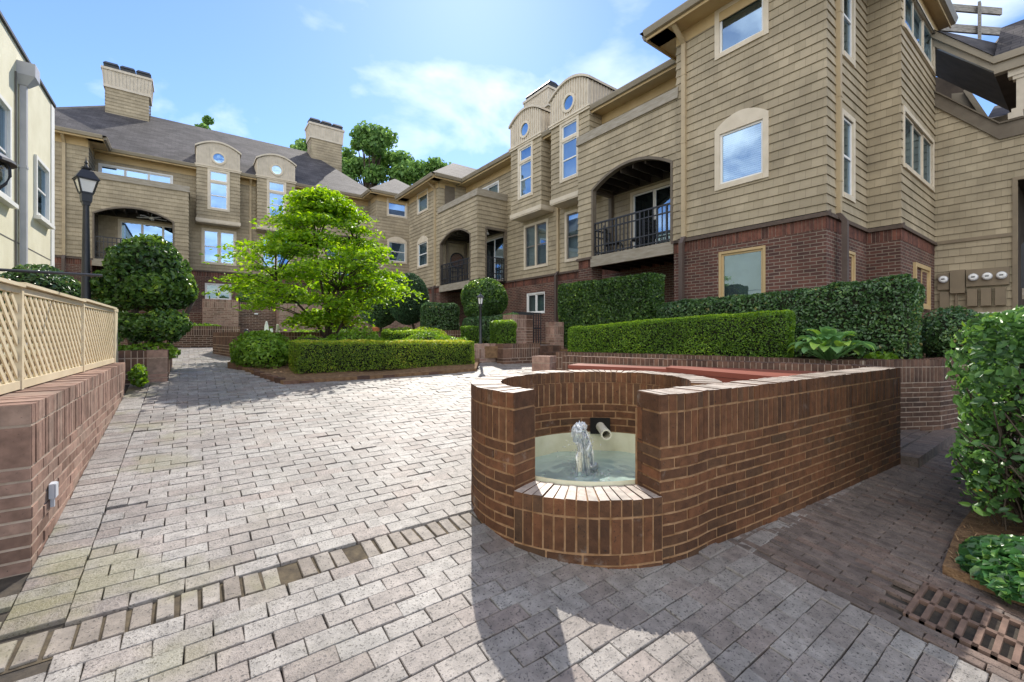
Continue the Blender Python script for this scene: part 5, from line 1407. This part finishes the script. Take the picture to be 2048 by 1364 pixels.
def garden():
    bed('mulch_bed', [(5.62, 6.1), (6.35, 4.25), (6.82, 2.75), (6.86, 2.2), (7.1, 1.95), (8.1, 1.4), (14.8, 1.0), (14.8, 2.4), (9.4, 3.0), (9.4, 9), (7.0, 9), (7.0, 6.6)], .965, 'mulch')
    bed('terrace_soil', [(3.8, 10.0), (4.4, 7.9), (5.4, 7.6), (6.4, 7.6), (6.45, 9), (9.4, 9), (9.4, 24), (6, 24), (5.4, 15)], 1.07, 'mulch')
    ism = lambda x, y: gz(x, y) + .05 + .05 * min(1, max(0, (y - 6.9) * 2))
    bed('island_bed', ISLAND, ism, 'mulch'); straw('pine_straw', ISLAND, ism, 5200)
    bed('corner_bed', [(3.62, .56), (4.3, .6), (9, .6), (9, -2), (3.62, -2)], lambda x, y: gz(x, max(y, -1)) + .05, 'mulch'); straw('pine_straw', [(3.65, .55), (4.9, .6), (4.9, -.6), (3.65, -.6)], lambda x, y: gz(x, max(y, -1)) + .05, 1500)
    k = thing('island_kerb', (2.7, 6.8, gz(2.7, 6.8)), 'low brick edging round the central planted island', 'kerb')
    m = MB(); P = Path(ISLAND + [ISLAND[0]]); u = 0
    while u < P.L - .21:
        a, b = P.at(u + .005), P.at(u + .2); na, nb = P.nrm(u), P.nrm(u + .2); z = gz(a.x, a.y) + .045 + random.gauss(0, .006); e = random.gauss(0, .006)
        q = [a + na * e, b + nb * e, b - nb * (.075 - e), a - na * (.075 - e)]
        m.hexa([(p.x, p.y, z - .15) for p in q], [(p.x, p.y, z) for p in q]); u += .205
    m.build('edging', 'terrace_brick', k)
    TB = ('terrace_brick', 'mortar_pale'); WB = ('wall_brick', 'mortar_pale')
    pl = thing('planter', (-.7, 8.3, .8), 'square brick planter holding the cloud pruned tree beside the left path', 'planter')
    brick_run([(-1.3, 7.47), (-.24, 7.47)], 1.117, gz, .22, 'planter_front', pl, TB); brick_run([(-.24, 7.472), (-.24, 9.4)], 1.117, gz, .22, 'planter_side', pl, WB)
    brick_run([(-.74, 7.25), (-.74, 7.48)], 1.09, gz, .3, 'pier', pl, WB)
    m = MB(); m.box(-2.6, -.3, 7.55, 9.4, .6, 1.03); m.build('planter_soil', 'mulch', pl)
    po = thing('pool', (2.4, 12, gz(2, 12)), 'raised brick fountain pool with two white jets behind the island', 'fountain')
    brick_run([(.46, 13.3), (.82, 10.95)], 1.37, gz, .3, 'pool_wall', po, TB); brick_run([(.82, 10.95), (4.6, 11.3)], 1.37, gz, .3, 'pool_wall', po, TB)
    m = MB(); m.hexa([(.5, 13.4, .8), (.86, 11.0, .8), (4.6, 11.35, .8), (4.6, 19, .8), (1.4, 19, .8)], [(.5, 13.4, 1.3), (.86, 11.0, 1.3), (4.6, 11.35, 1.3), (4.6, 19, 1.3), (1.4, 19, 1.3)]); m.build('water', 'pool_water', po)
    for (x, y, h, w) in ((1.5, 12.1, .34, .05), (1.58, 11.9, .2, .045), (1.62, 11.3, .26, .05)):
        m = MB(); m.lathe((x, y, 1.29), [(w, 0), (w * .9, h * .3), (w * .75, h * .7), (w * .4, h), (.001, h * 1.03)], 9, jit=.35); m.build('water_jet', 'paper_white', po)
    m = MB(); m.lathe((1.12, 12.6, 1.31), [(.03, 0), (.05, .05), (.05, .12), (.03, .14), (.001, .14)], 12); m.build('pool_light', 'plastic_dark', po)
    w = thing('terrace_wall', (0, 17.2, .9), 'long low brick planter wall across the end of the path', 'wall')
    brick_run([(-2.4, 17.2), (1.35, 17.2)], 1.58, gz, .3, 'wall_body', w, TB); m = MB(); m.box(-2.4, 1.3, 17.35, 18.7, .9, 1.5); m.build('planter_soil', 'soil', w)
    w = thing('pillar_wall', (.9, 18.7, .9), 'high square brick wall block below the ground floor windows', 'wall'); brick_run([(.36, 18.7), (1.42, 18.7)], 2.56, gz, .7, 'wall_body', w, WB)
    m = MB(); m.box(-2.4, .36, 19.3, 19.5, .9, 2.1); m.build('side_wall', 'house_brick', w)
    w = thing('fountain_wall', (2.1, 19.5, .9), 'dark recessed brick wall behind the raised fountain pool', 'wall'); brick_run([(1.42, 19.5), (2.75, 19.5)], 2.54, gz, .3, 'wall_body', w, TB)
    m = MB(); m.box(2.0, 2.12, 19.42, 19.49, 2.08, 2.13); m.build('wall_light', 'lamp_frost', w)
    w = thing('garden_wall', (3.8, 18.7, .9), 'brick wall to the left of the dark garden gate behind the green tree', 'wall'); brick_run([(2.75, 18.7), (4.62, 18.7)], 2.5, gz, .8, 'wall_body', w, WB)
    w = thing('garden_wall', (7.4, 18.5, .9), 'brick wall to the right of the dark garden gate behind the green tree', 'wall'); brick_run([(5.55, 18.5), (9.0, 18.5)], 2.42, gz, .4, 'wall_body', w, WB)
    w = thing('strip_planter', (5.6, 16.4, .9), 'low brick strip planter with ground cover behind the island shrubs', 'planter'); brick_run([(3.0, 16.4), (8.3, 16.4)], 1.36, gz, .3, 'planter_wall', w, TB)
    m = MB(); m.box(3.0, 8.3, 16.55, 18.4, .8, 1.3); m.build('planter_soil', 'soil', w)
    gt = thing('garden_gate', (5.1, 18.8, .95), 'dark iron garden gate between two brick walls behind the tree', 'gate')
    m = MB()
    for i in range(9): m.box(4.66 + i * .105, 4.68 + i * .105, 18.8, 18.82, 1.0, 2.3)
    m.box(4.63, 5.54, 18.79, 18.83, 1.0, 1.05); m.box(4.63, 5.54, 18.79, 18.83, 2.26, 2.3); m.build('gate_bars', 'iron', gt)
    m = MB(); m.box(4.63, 5.54, 19.6, 19.65, .9, 2.4); m.build('gate_back', 'pit_dark', gt)
    m = MB(); m.lathe((6.0, 17.2, 1.3), [(.1, 0), (.16, .22), (.18, .24), (.18, .3), (.15, .3)], 14); tag(m.build('flower_pot', 'terracotta', None, (6.0, 17.2, 1.3)), 'orange terracotta pot on the strip planter by the tree trunk', 'flower pot')
    # right hand planters, steps, gate
    w = thing('planter', (5.3, 7.6, .7), 'stepped low brick planter below the cube hedge and garden lamp', 'planter')
    brick_run([(4.42, 7.72), (5.3, 7.72)], 1.12, gz, .22, 'planter_front', w, WB); brick_run([(5.28, 7.45), (6.3, 7.45)], 1.12, gz, .22, 'planter_front', w, TB); brick_run([(5.28, 7.74), (5.28, 7.45)], 1.12, gz, .2, 'planter_side', w, TB)
    w = thing('low_wall', (4.6, 9.9, .8), 'low brick wall end behind the bright island hedges', 'wall'); brick_run([(4.1, 9.9), (5.6, 9.7)], 1.42, gz, .25, 'wall_body', w, TB)
    w = thing('gate_pier', (6.2, 7.9, .9), 'brick pier wall to the left of the dark stair gate', 'wall'); brick_run([(5.95, 8.1), (6.62, 8.1)], 1.78, gz, .3, 'wall_body', w, WB); brick_run([(6.62, 8.1), (6.62, 9.2)], 1.78, gz, .2, 'wall_side', w, TB)
    w = thing('gate_pier', (7.1, 7.6, .9), 'narrow brick pier to the right of the dark stair gate', 'wall'); brick_run([(6.98, 7.75), (7.3, 7.75)], 1.62, gz, .3, 'wall_body', w, WB)
    st = thing('steps', (6.3, 7.2, gz(6.3, 7.2)), 'three broad brick steps rising to the dark stair gate', 'steps')
    for i in range(3):
        m = MB(); y0 = 6.95 + i * .3; z1 = gz(6, 6.95) + .14 * (i + 1); x = 6.3 if i < 2 else 6.3
        while x < 7.0: m.box(x + .003, x + .064, y0, y0 + .31, z1 - .3, z1 + random.gauss(0, .002)); x += .067
        m.build('step', 'terrace_brick', st)
    m = MB(); m.box(6.3, 7.0, 7.85, 8.6, .7, gz(6, 6.95) + .43); m.build('landing', 'paver', st)
    g = thing('stair_gate', (6.8, 8.2, 1.0), 'dark iron gate at the top of the brick steps', 'gate')
    m = MB()
    for i in range(5): m.box(6.65 + i * .075, 6.668 + i * .075, 8.2, 8.215, 1.05, 1.85)
    for z in (1.05, 1.45, 1.82): m.box(6.63, 6.97, 8.195, 8.22, z, z + .03)
    m.build('gate_bars', 'iron', g); m = MB(); m.box(6.62, 7.3, 8.9, 8.95, .9, 1.9); m.build('gate_back', 'interior_dark', g)
    # iron grate
    g = thing('drain_grate', (3.17, .2, gz(3.2, .2)), 'rusty iron drain grate sunk in the brick paving', 'drain grate')
    z = lambda y: gz(0, y) + .0
    m = MB(); X0, X1, Y0, Y1 = 2.94, 3.41, -.26, .59
    def slab(x0, x1, y0, y1, h=.02): m.hexa([(x0, y0, z(y0) - h), (x1, y0, z(y0) - h), (x1, y1, z(y1) - h), (x0, y1, z(y1) - h)], [(x0, y0, z(y0) + .002), (x1, y0, z(y0) + .002), (x1, y1, z(y1) + .002), (x0, y1, z(y1) + .002)])
    slab(X0, X0 + .035, Y0, Y1); slab(X1 - .035, X1, Y0, Y1); slab(3.16, 3.19, Y0, Y1)
    n = 14
    for i in range(n + 1): y = Y0 + (Y1 - Y0) * i / n; slab(X0, X1, y - .011, y + .011, .025)
    m.build('grate_bars', 'rust_iron', g)
    m = MB(); m.box(X0, X1, Y0, Y1, -.6, z(Y0) - .16); m.build('drain_pit', 'pit_dark', g)
garden()

# ------------------------------------------------------------------ planting
def planting():
    # island
    hedge_strip('boxwood_hedge', [(1.28, 7.5), (4.5, 7.55)], .6, [gz(0, 7.4) + .04] * 2, [1.225, 1.2], 5200, .028, 'leaf_box_warm', 'long low box hedge clipped square along the front of the island', 'hedge', top_lit=.4)
    hedge_strip('boxwood_hedge', [(3.3, 9.0), (4.5, 9.0)], .6, .85, 1.4, 3500, .034, 'leaf_box', 'short bright box hedge at the back right of the island', 'hedge', top_lit=.45)
    def mound(name, blobs, mat, leaf, dens, label, cat, kind='leaf', group=None, core=.82, **kw):
        parts = []
        for (c, r) in blobs: parts.append(ellipsoid_leaves(c, r, dens, leaf, kind, **kw) + (0,)); parts.append(ell_core(c, r, core))
        c0 = blobs[0][0]; o = crown_obj(name, parts, mat, None, (c0[0], c0[1], gz(c0[0], c0[1]))); return tag(o, label, cat, group)
    mound('azalea_shrub', [((.98, 8.5, 1.0), (.42, .72, .32)), ((1.1, 9.1, 1.05), (.4, .5, .3))], 'leaf_azalea', .06, 1500, 'loose leafy shrub at the left end of the island', 'shrub', amp=.12)
    mound('azalea_shrub', [((1.7, 8.3, 1.02), (.5, .4, .3)), ((2.45, 8.5, 1.05), (.55, .45, .32)), ((3.1, 8.4, .98), (.4, .4, .26))], 'leaf_azalea', .065, 1300, 'spreading yellow green shrub behind the low hedge under the tree', 'shrub', amp=.14)
    mound('azalea_shrub', [((3.9, 8.25, 1.02), (.55, .4, .32)), ((4.5, 8.3, .98), (.4, .4, .28))], 'leaf_azalea', .06, 1300, 'rounded bright shrub at the right end of the island', 'shrub', amp=.14)
    mound('bush', [((4.45, 9.3, 1.2), (.5, .4, .26))], 'leaf_box_warm', .035, 2600, 'olive brown topped bush behind the right island shrub', 'shrub')
    # hedges of the right terrace
    hedge_strip('boxwood_hedge', [(5.92, 6.05), (6.6, 4.2), (6.98, 2.62)], .5, .98, [1.47, 1.6, 1.68], 5200, .032, 'leaf_box', 'long curving low box hedge above the red bench wall', 'hedge', top_lit=.45)
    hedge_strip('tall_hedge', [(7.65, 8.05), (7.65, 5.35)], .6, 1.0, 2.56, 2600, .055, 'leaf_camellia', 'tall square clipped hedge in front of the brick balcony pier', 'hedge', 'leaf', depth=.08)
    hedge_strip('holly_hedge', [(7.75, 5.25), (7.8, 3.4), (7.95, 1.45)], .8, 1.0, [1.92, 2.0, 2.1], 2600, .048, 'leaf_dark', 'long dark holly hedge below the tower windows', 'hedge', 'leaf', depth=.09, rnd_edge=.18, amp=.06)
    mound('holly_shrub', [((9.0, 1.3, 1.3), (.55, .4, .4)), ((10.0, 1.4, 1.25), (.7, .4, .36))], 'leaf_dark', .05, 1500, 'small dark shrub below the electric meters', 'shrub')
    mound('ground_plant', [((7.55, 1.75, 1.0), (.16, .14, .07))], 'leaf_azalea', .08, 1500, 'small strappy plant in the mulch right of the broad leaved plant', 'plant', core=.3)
    hedge_strip('cube_hedge', [(5.36, 7.95), (5.9, 7.95)], .5, 1.08, 1.63, 4200, .034, 'leaf_box', 'light green cube hedge on the brick planter right of the garden lamp', 'hedge', top_lit=.2, rnd_edge=.16)
    hedge_strip('cube_hedge', [(4.95, 8.55), (5.35, 8.55)], .42, 1.06, 1.53, 4200, .034, 'leaf_box', 'smaller light green cube hedge left of the garden lamp', 'hedge', top_lit=.2, rnd_edge=.14)
    hedge_strip('dark_hedge', [(5.2, 9.0), (5.9, 8.75), (6.45, 8.4)], .55, 1.06, [1.72, 1.76, 1.84], 2800, .045, 'leaf_dark', 'dark clipped hedge between the cube hedges and brick pier', 'hedge', 'leaf', rnd_edge=.16)
    hedge_strip('dark_hedge', [(5.2, 11.3), (6.2, 11.0)], .7, 1.3, 2.2, 2200, .05, 'leaf_dark', 'dark rounded hedge between the cone tree and the round tree', 'hedge', 'leaf', rnd_edge=.2)
    def topiary(name, c, r, zb, mat, leaf, dens, label, power=2., kind='leaf', extra=(), tr=.05, trunk=None, amp=.05, aspect=.5, stems=3, depth=.08):
        base = trunk or (c[0], c[1])
        t = thing(name, (base[0], base[1], zb), label, 'tree'); parts = []
        for (cc, rr) in [(c, r)] + list(extra): parts.append(ellipsoid_leaves(cc, rr, dens, leaf, kind, power=power, amp=amp, depth=depth, aspect=aspect) + (0,)); parts.append(ell_core(cc, rr, .85, power))
        crown_obj('crown', parts, mat, t)
        m = MB()
        for i in range(stems):
            a = i * 6.28 / stems + .4; e = (c[0] + r[0] * .4 * math.cos(a) * (stems > 1), c[1] + r[1] * .4 * math.sin(a) * (stems > 1), c[2] - r[2] * .4)
            mid = (base[0] * .6 + e[0] * .4 + random.uniform(-.04, .04), base[1] * .6 + e[1] * .4, zb + (e[2] - zb) * .5)
            m.tube([(base[0] + .02 * math.cos(a), base[1] + .02 * math.sin(a), zb - .03), mid, e], [tr, tr * .8, tr * .5], 8)
        m.build('trunk', 'bark', t, smooth=True); return t
    topiary('cone_topiary', (5.28, 12.35, 2.38), (.6, .6, .78), 1.05, 'leaf_cone', .04, 3000, 'egg shaped clipped conifer on a bare trunk left of the dark hedge', stems=1, trunk=(5.5, 12.2), amp=.03)
    topiary('cone_topiary', (5.0, 14.0, 2.25), (.7, .6, .7), 1.05, 'leaf_dark', .05, 1800, 'dark clipped evergreen half hidden behind the egg shaped conifer', stems=1)
    topiary('round_topiary', (6.2, 9.55, 2.25), (.6, .6, .54), 1.05, 'leaf_camellia', .055, 2300, 'round clipped tree on several stems above the cube hedges', extra=[((5.85, 9.4, 1.95), (.32, .3, .25))])
    # planter tree at the left: two clipped pads on a leaning trunk
    t = thing('cloud_pruned_tree', (-.4, 8.25, 1.05), 'large glossy cloud pruned tree with dome crown over a lower pad', 'tree')
    parts = []
    for (cc, rr, d) in (((-.5, 8.45, 2.03), (.6, .58, .36), 2000), ((-.5, 8.45, 2.3), (.48, .48, .46), 2000)): parts.append(ellipsoid_leaves(cc, rr, d, .078, 'leaf', amp=.1, s=3, depth=.24, tilt=.9) + (0,)); parts.append(ell_core(cc, rr, .84))
    crown_obj('crown', parts, 'leaf_camellia', t)
    parts = []
    for (cc, rr) in (((-.36, 8.1, 1.46), (.38, .34, .21)), ((-.62, 8.2, 1.44), (.24, .28, .18))): parts.append(ellipsoid_leaves(cc, rr, 1700, .065, 'leaf', amp=.1, s=3, depth=.1) + (0,)); parts.append(ell_core(cc, rr, .8))
    crown_obj('crown', parts, 'leaf_camellia', t)
    m = MB(); m.tube([(-.62, 8.2, 1.0), (-.5, 8.22, 1.15), (-.3, 8.25, 1.3), (-.2, 8.3, 1.6), (-.3, 8.4, 1.9)], [.07, .06, .05, .045, .03], 8); m.tube([(-.62, 8.22, 1.0), (-.7, 8.3, 1.4), (-.6, 8.4, 1.9)], [.06, .05, .035], 8)
    m.tube([(-.3, 8.25, 1.3), (-.05, 8.3, 1.62), (.05, 8.35, 1.85)], [.035, .03, .02], 7); m.build('trunk', 'bark', t, smooth=True)
    mound('ground_cover', [((-.5, 7.9, 1.08), (.35, .3, .1)), ((-1.0, 8.0, 1.1), (.3, .3, .14))], 'leaf_azalea', .06, 900, 'low leafy plants around the foot of the cloud pruned tree', 'plant', core=.5)
    mound('corner_plant', [((-.52, 7.15, .82), (.1, .16, .16))], 'leaf_azalea', .06, 1800, 'small bright weed between the left wall and the planter', 'plant', core=.4)
    mound('evergreen_shrub', [((-2.2, 11.5, 1.9), (.6, .6, .7)), ((-1.6, 11.8, 1.6), (.6, .6, .7))], 'leaf_dark', .07, 900, 'dark shrub behind the lamp post in front of the brick base', 'shrub')
    mound('terrace_plant', [((.2, 17.9, 1.55), (.7, .3, .12))], 'leaf_azalea', .08, 900, 'low light green plants on the planter across the path end', 'plant', core=.5)
    mound('ground_cover', [((4.2, 17.2, 1.35), (1.3, .4, .15)), ((7.0, 17.2, 1.38), (1.2, .4, .18))], 'leaf_box', .07, 900, 'low ground cover along the strip planter behind the tree', 'plant', core=.7)
    mound('evergreen_shrub', [((3.2, 22.5, 2.7), (1.6, .9, .8))], 'leaf_dark', .1, 500, 'dark evergreen mass above the recessed fountain wall', 'shrub')
    # near hedge at the right edge
    x0, x1, y0, y1, z0, z1 = 4.45, 7.2, -1.2, .62, .05, 1.47
    o = hedge_strip('broadleaf_hedge', [(4.3, -.3), (7.2, -.3)], 1.86, .1, z1, 900, .064, 'leaf_near', 'large glossy broadleaf hedge close by at the right edge', 'hedge', 'leaf', rnd_edge=.25, amp=.12, tilt=.8, depth=.22, core_in=.3)
    m = MB()
    tb = thing('laurel_stems', (4.8, .2, 0), 'bare twiggy stems inside the glossy hedge at the right edge', 'shrub') if False else None
    for i in range(190):
        x, y = random.uniform(4.45, 5.5), random.uniform(-.3, .45); p = [Vector((x, y, .0))]; d = Vector((random.uniform(-.5, .3), random.uniform(-.1, .6), 1)).normalized()
        for q in range(5):
            p.append(p[-1] + d * random.uniform(.14, .26)); d = (d + Vector((random.uniform(-.5, .4), random.uniform(-.3, .5), random.uniform(-.3, .2)))).normalized()
        m.tube([v for v in p if v.z < 1.42 and v.x > 4.28 and v.y < .62] if len([v for v in p if v.z < 1.42 and v.x > 4.28 and v.y < .62]) > 1 else p[:2], .005, 5)
    m.build('stem', 'bark', o)
    # ivy patch
    n = 2600; P = np.stack([rng.uniform(3.5, 4.35, n), rng.uniform(-.45, .5, n), np.zeros(n)], 1)
    q = ((P[:, 0] - 3.95) / .5) ** 2 + ((P[:, 1] - .1) / .45) ** 2; P = P[q < 1]; q = q[q < 1]
    P[:, 2] = np.array([gz(0, v) for v in P[:, 1]]) + .06 + (1 - q) * .2 * rng.random(len(P)) ** .5
    V, Fc, r = leaves_arrays(P, np.tile([-.2, .25, 1.], (len(P), 1)), .075, .55, 'leaf', aspect=.75)
    tag(finish('ivy', V, Fc, ['leaf_ivy'], None, r, None, (3.95, .1, 0)), 'low dark green ivy patch spilling over the bed edge by the drain grate', 'ivy')
    # hosta: arching broad leaves
    h = thing('hosta', (6.78, 2.12, .97), 'broad leaved light green hosta spilling over the planter wall', 'plant')
    for i in range(58):
        m = MB(); a = random.uniform(0, 2 * math.pi); ring = (i % 3) / 2; L = random.uniform(.17, .25) * (1.05 - .15 * (1 - ring)); w = L * .36; el = R(75 - 50 * ring + random.uniform(-8, 8))
        st = .12 + .16 * ring * random.uniform(.7, 1.1); hh = .26 - .12 * ring + random.uniform(-.03, .05)
        dx, dy = math.cos(a), math.sin(a); B = Vector((6.78 + dx * st * .9, 2.12 + dy * st * 1.1, 1.0 + hh)); r = random.random()
        rows = []; p = B.copy(); e = el
        for k in range(7):
            f = k / 6; ww = w * math.sin(math.pi * min(1, (f * .93 + .07)) ** .8) ** .8 if k < 6 else .002
            s = Vector((-dy, dx, 0)); up = Vector((-dx * math.sin(e), -dy * math.sin(e), math.cos(e)))
            rows.append([p + s * ww + up * ww * .35, p + s * ww * .5 + up * ww * .08, p, p - s * ww * .5 + up * ww * .08, p - s * ww + up * ww * .35])
            p = p + Vector((dx * math.cos(e), dy * math.cos(e), math.sin(e))) * (L / 6); e -= R(17)
        for k in range(6):
            for q in range(4): m.face([rows[k][q], rows[k][q + 1], rows[k + 1][q + 1], rows[k + 1][q]], 0, r)
        m.tube([(6.78 + dx * .03, 2.12 + dy * .03, .97), (B.x - dx * .05, B.y - dy * .05, B.z - .03), B], .006, 5, 0, r=.3)
        m.build('leaf', 'leaf_hosta', h, smooth=True)
planting()

def island_tree():
    bx, by = 2.4, 9.95; bz = gz(bx, by) + .05
    t = thing('ornamental_tree', (bx, by, bz), 'bright yellow green tree with layered branches in the central island', 'tree')
    m = MB(); zc = lambda z: np.interp(z, [1.7, 2.0, 2.3, 2.65, 3.0, 3.4, 3.8, 4.2, 4.5], [.55, .95, 1.6, 1.78, 1.58, 1.3, 1.0, .68, .25])
    m.tube([(bx, by, bz - .1), (bx + .01, by, bz + .4), (bx - .02, by, bz + .8), (bx + .02, by + .02, bz + 1.3)], [.07, .055, .048, .04], 10)
    stems = [[(bx, by, bz + .1), (bx + .22, by - .05, bz + .6), (bx + .45, by - .1, bz + 1.1), (bx + .7, by, bz + 1.6)], [(bx, by, bz + .3), (bx - .25, by, bz + .75), (bx - .6, by + .1, bz + 1.15), (bx - 1.0, by, bz + 1.6)],
             [(bx, by, bz + .9), (bx - .12, by + .1, bz + 1.6), (bx - .25, by, bz + 2.3), (bx - .3, by, bz + 3.1)], [(bx + .02, by, bz + 1.2), (bx + .35, by + .1, bz + 1.8), (bx + .6, by, bz + 2.5)],
             [(bx, by, bz + .2), (bx + .05, by - .2, bz + .8), (bx + .1, by - .5, bz + 1.4)], [(bx, by, bz + .35), (bx + .1, by + .3, bz + 1.0), (bx + .2, by + .7, bz + 1.6)]]
    for s in stems: m.tube(s, [.034 - .006 * i for i in range(len(s))], 7)
    nodes = [Vector(p) for s in stems for p in s[1:]]
    parts = []; k = 0
    while k < 195:
        z = random.choice([1.8, 2.15, 2.45, 2.6, 2.8, 3.1, 3.4, 3.75, 4.05, 4.3]) + random.uniform(-.08, .08); rm = float(zc(z)); f = math.sqrt(random.random()) if z < 3.9 else random.random(); a = random.uniform(0, 6.283)
        if f < .35 and z < 3.4: continue
        rr = rm * f * (1 + .12 * math.sin(3 * a + z * 2)); c = Vector((bx - .12 + rr * math.cos(a) , by + rr * math.sin(a), z - .22 * f * f)); k += 1
        nd = min(nodes, key=lambda q: (q - c).length + (.6 if q.z > c.z else 0)); mid = nd.lerp(c, .5) + Vector((0, 0, .05))
        m.tube([nd, mid, c], [.016, .011, .005], 5)
        pr = random.uniform(.26, .5); n = int(105 * (pr / .38) ** 2)
        d = rng.normal(0, 1, (n, 3)) * np.array([.5, .5, .1]); P = d * pr + np.array(c); P[:, 2] -= .5 * ((P[:, 0] - c.x) ** 2 + (P[:, 1] - c.y) ** 2)
        for q in range(4):
            e = P[rng.integers(n)]; m.tube([c, Vector(e)], [.004, .002], 4, cap=False)
        N_ = np.tile([0.25 * math.cos(a), .25 * math.sin(a), 1.], (n, 1))
        V, Fc, r = leaves_arrays(P, N_, .088, .5, 'leaf', droop=.5, rnd=np.clip(rng.normal(.45, .25, n), 0, 1), aspect=.55); parts.append((V, Fc, r, 0))
    V, Fc, r, mi = join_arrays(parts); finish('crown', V, Fc, ['leaf_maple'], None, r, t)
    m.build('trunk', 'bark', t, smooth=True)
island_tree()

def far_tree(x, y, zb, zt, rad, label, nclump=46, seed=1):
    random.seed(seed)
    t = thing('deciduous_tree', (x, y, zb), label, 'tree', 'trees behind the apartment buildings'); m = MB(); H = zt - zb; cz = zb + H * .62
    m.tube([(x, y, zb), (x + .2, y, zb + H * .25), (x, y, zb + H * .5), (x + .2, y, zb + H * .8)], [.45, .36, .25, .08], 9); parts = []
    for k in range(nclump):
        a = random.uniform(0, 6.283); u = random.uniform(-.8, 1); f = random.random() ** .4; s = math.sqrt(max(.05, 1 - u * u))
        c = Vector((x + rad * s * f * math.cos(a), y + rad * s * f * math.sin(a), cz + u * H * .36)); pr = random.uniform(.7, 1.5) * rad / 5
        m.tube([(x, y, cz - H * .2 + u), tuple(Vector((x, y, cz)).lerp(c, .6)), tuple(c)], [.14, .08, .03], 5)
        n = int(330 * (pr / 1.0) ** 1.5); d = rng.normal(0, 1, (n, 3)); d /= np.linalg.norm(d, axis=1, keepdims=True); P = np.array(c) + d * (pr * (rng.random((n, 1)) ** .5)) * np.array([1, 1, .75])
        V, Fc, r = leaves_arrays(P, d, .34, .7, 'leaf', aspect=.7, rnd=np.clip(rng.normal(.45 + .12 * random.uniform(-1, 1), .22, n), 0, 1)); parts.append((V, Fc, r, 0))
    V, Fc, r, mi = join_arrays(parts); finish('crown', V, Fc, ['leaf_far'], None, r, t); m.build('trunk', 'bark', t)
far_tree(15, 45, .8, 22.4, 5.2, 'broad leafy tree between the two apartment blocks, its crown tallest there', 70, 3)
far_tree(19.6, 39.5, .8, 18.4, 4.2, 'green tree rising behind the left end of the right apartment block', 46, 5)
far_tree(10.2, 49, .8, 21.4, 4.2, 'tree showing just left of the right hand chimney of the back block', 40, 8)
far_tree(.8, 55, .8, 24.0, 4.0, 'tree top barely showing over the middle of the back roof ridge', 34, 9)
random.seed(21)


# ------------------------------------------------------------------ balcony furniture and fittings
def fittings():
    def chair(loc, rz, label):
        t = thing('patio_chair', loc, label, 'chair', 'patio chairs on the balcony'); c, s_ = math.cos(rz), math.sin(rz)
        xf = lambda x, y, z: (loc[0] + x * c - y * s_, loc[1] + x * s_ + y * c, loc[2] + z)
        m = MB(xf); [m.box(-.22 + i * .09, -.15 + i * .09, -.22, .22, .42, .45) for i in range(5)]; m.box(-.23, -.2, -.23, .23, .39, .42); m.box(.2, .23, -.23, .23, .39, .42); m.build('seat', 'iron', t)
        m = MB(xf); [m.box(-.27, -.24, -.2, .2, .52 + i * .11, .58 + i * .11) for i in range(4)]; m.box(-.28, -.23, -.23, -.19, .4, .95); m.box(-.28, -.23, .19, .23, .4, .95); m.build('backrest', 'iron', t)
        for (x, y) in ((-.22, -.22), (-.22, .22), (.22, -.22), (.22, .22)): m = MB(xf); m.box(x - .02, x + .02, y - .02, y + .02, 0, .4); m.build('leg', 'iron', t)
    chair((10.15, 8.6, 3.58), R(-60), 'dark slatted patio chair nearest the left post of the tower side balcony'); chair((10.3, 7.7, 3.58), R(80), 'dark slatted patio chair by the sliding door of the tower side balcony')
    x, y, z = 10.1, 15.45, 5.98
    p = thing('pendant_lamp', (x, y, z), 'small white pendant lamp hanging in the far left balcony', 'lamp')
    m = MB(); m.tube([(x, y, z), (x, y, z - .25)], .008, 6); m.build('cord', 'sash_white', p); m = MB(); m.lathe((x, y, z - .45), [(.1, 0), (.09, .08), (.05, .13), (.05, .2), (.002, .21)], 14); m.build('lamp_shade', 'paper_white', p)
    o = thing('wall_ring', (10.35, 18.42, 4.85), 'round black framed wall ornament inside the far left balcony', 'ornament')
    m = MB(); pts = [(10.35 + .36 * math.cos(a), 18.42, 4.85 + .36 * math.sin(a)) for a in np.linspace(0, 2 * math.pi, 29)]; m.tube(pts, .035, 6, cap=False); m.build('frame', 'iron', o)
    m = MB(); m.face([(10.35 + .34 * math.cos(a), 18.43, 4.85 + .34 * math.sin(a)) for a in np.linspace(0, 2 * math.pi, 25)[:-1]]); m.build('panel', 'house_brick', o)
    m = MB(FR.p); m.box(.0, .035, -.82, -.3, 6.5, 8.35); m.build('door', 'dark_trim', right_b)
    X, Y, Z = FL.p(2.0, -.75, 5.98)
    f = thing('ceiling_fan', (X, Y, Z), 'white ceiling fan under the roof of the back left balcony', 'fan')
    m = MB(); m.tube([(X, Y, Z), (X, Y, Z - .2)], .02, 8); m.lathe((X, Y, Z - .34), [(.02, 0), (.1, .03), (.1, .12), (.02, .15)], 14); m.build('motor', 'sash_white', f)
    for i in range(5):
        a = i * 2 * math.pi / 5 + .3; m = MB(); m.bar((X + .1 * math.cos(a), Y + .1 * math.sin(a), Z - .26), (X + .55 * math.cos(a), Y + .55 * math.sin(a), Z - .27), .12, .012); m.build('blade', 'sash_white', f)
fittings()
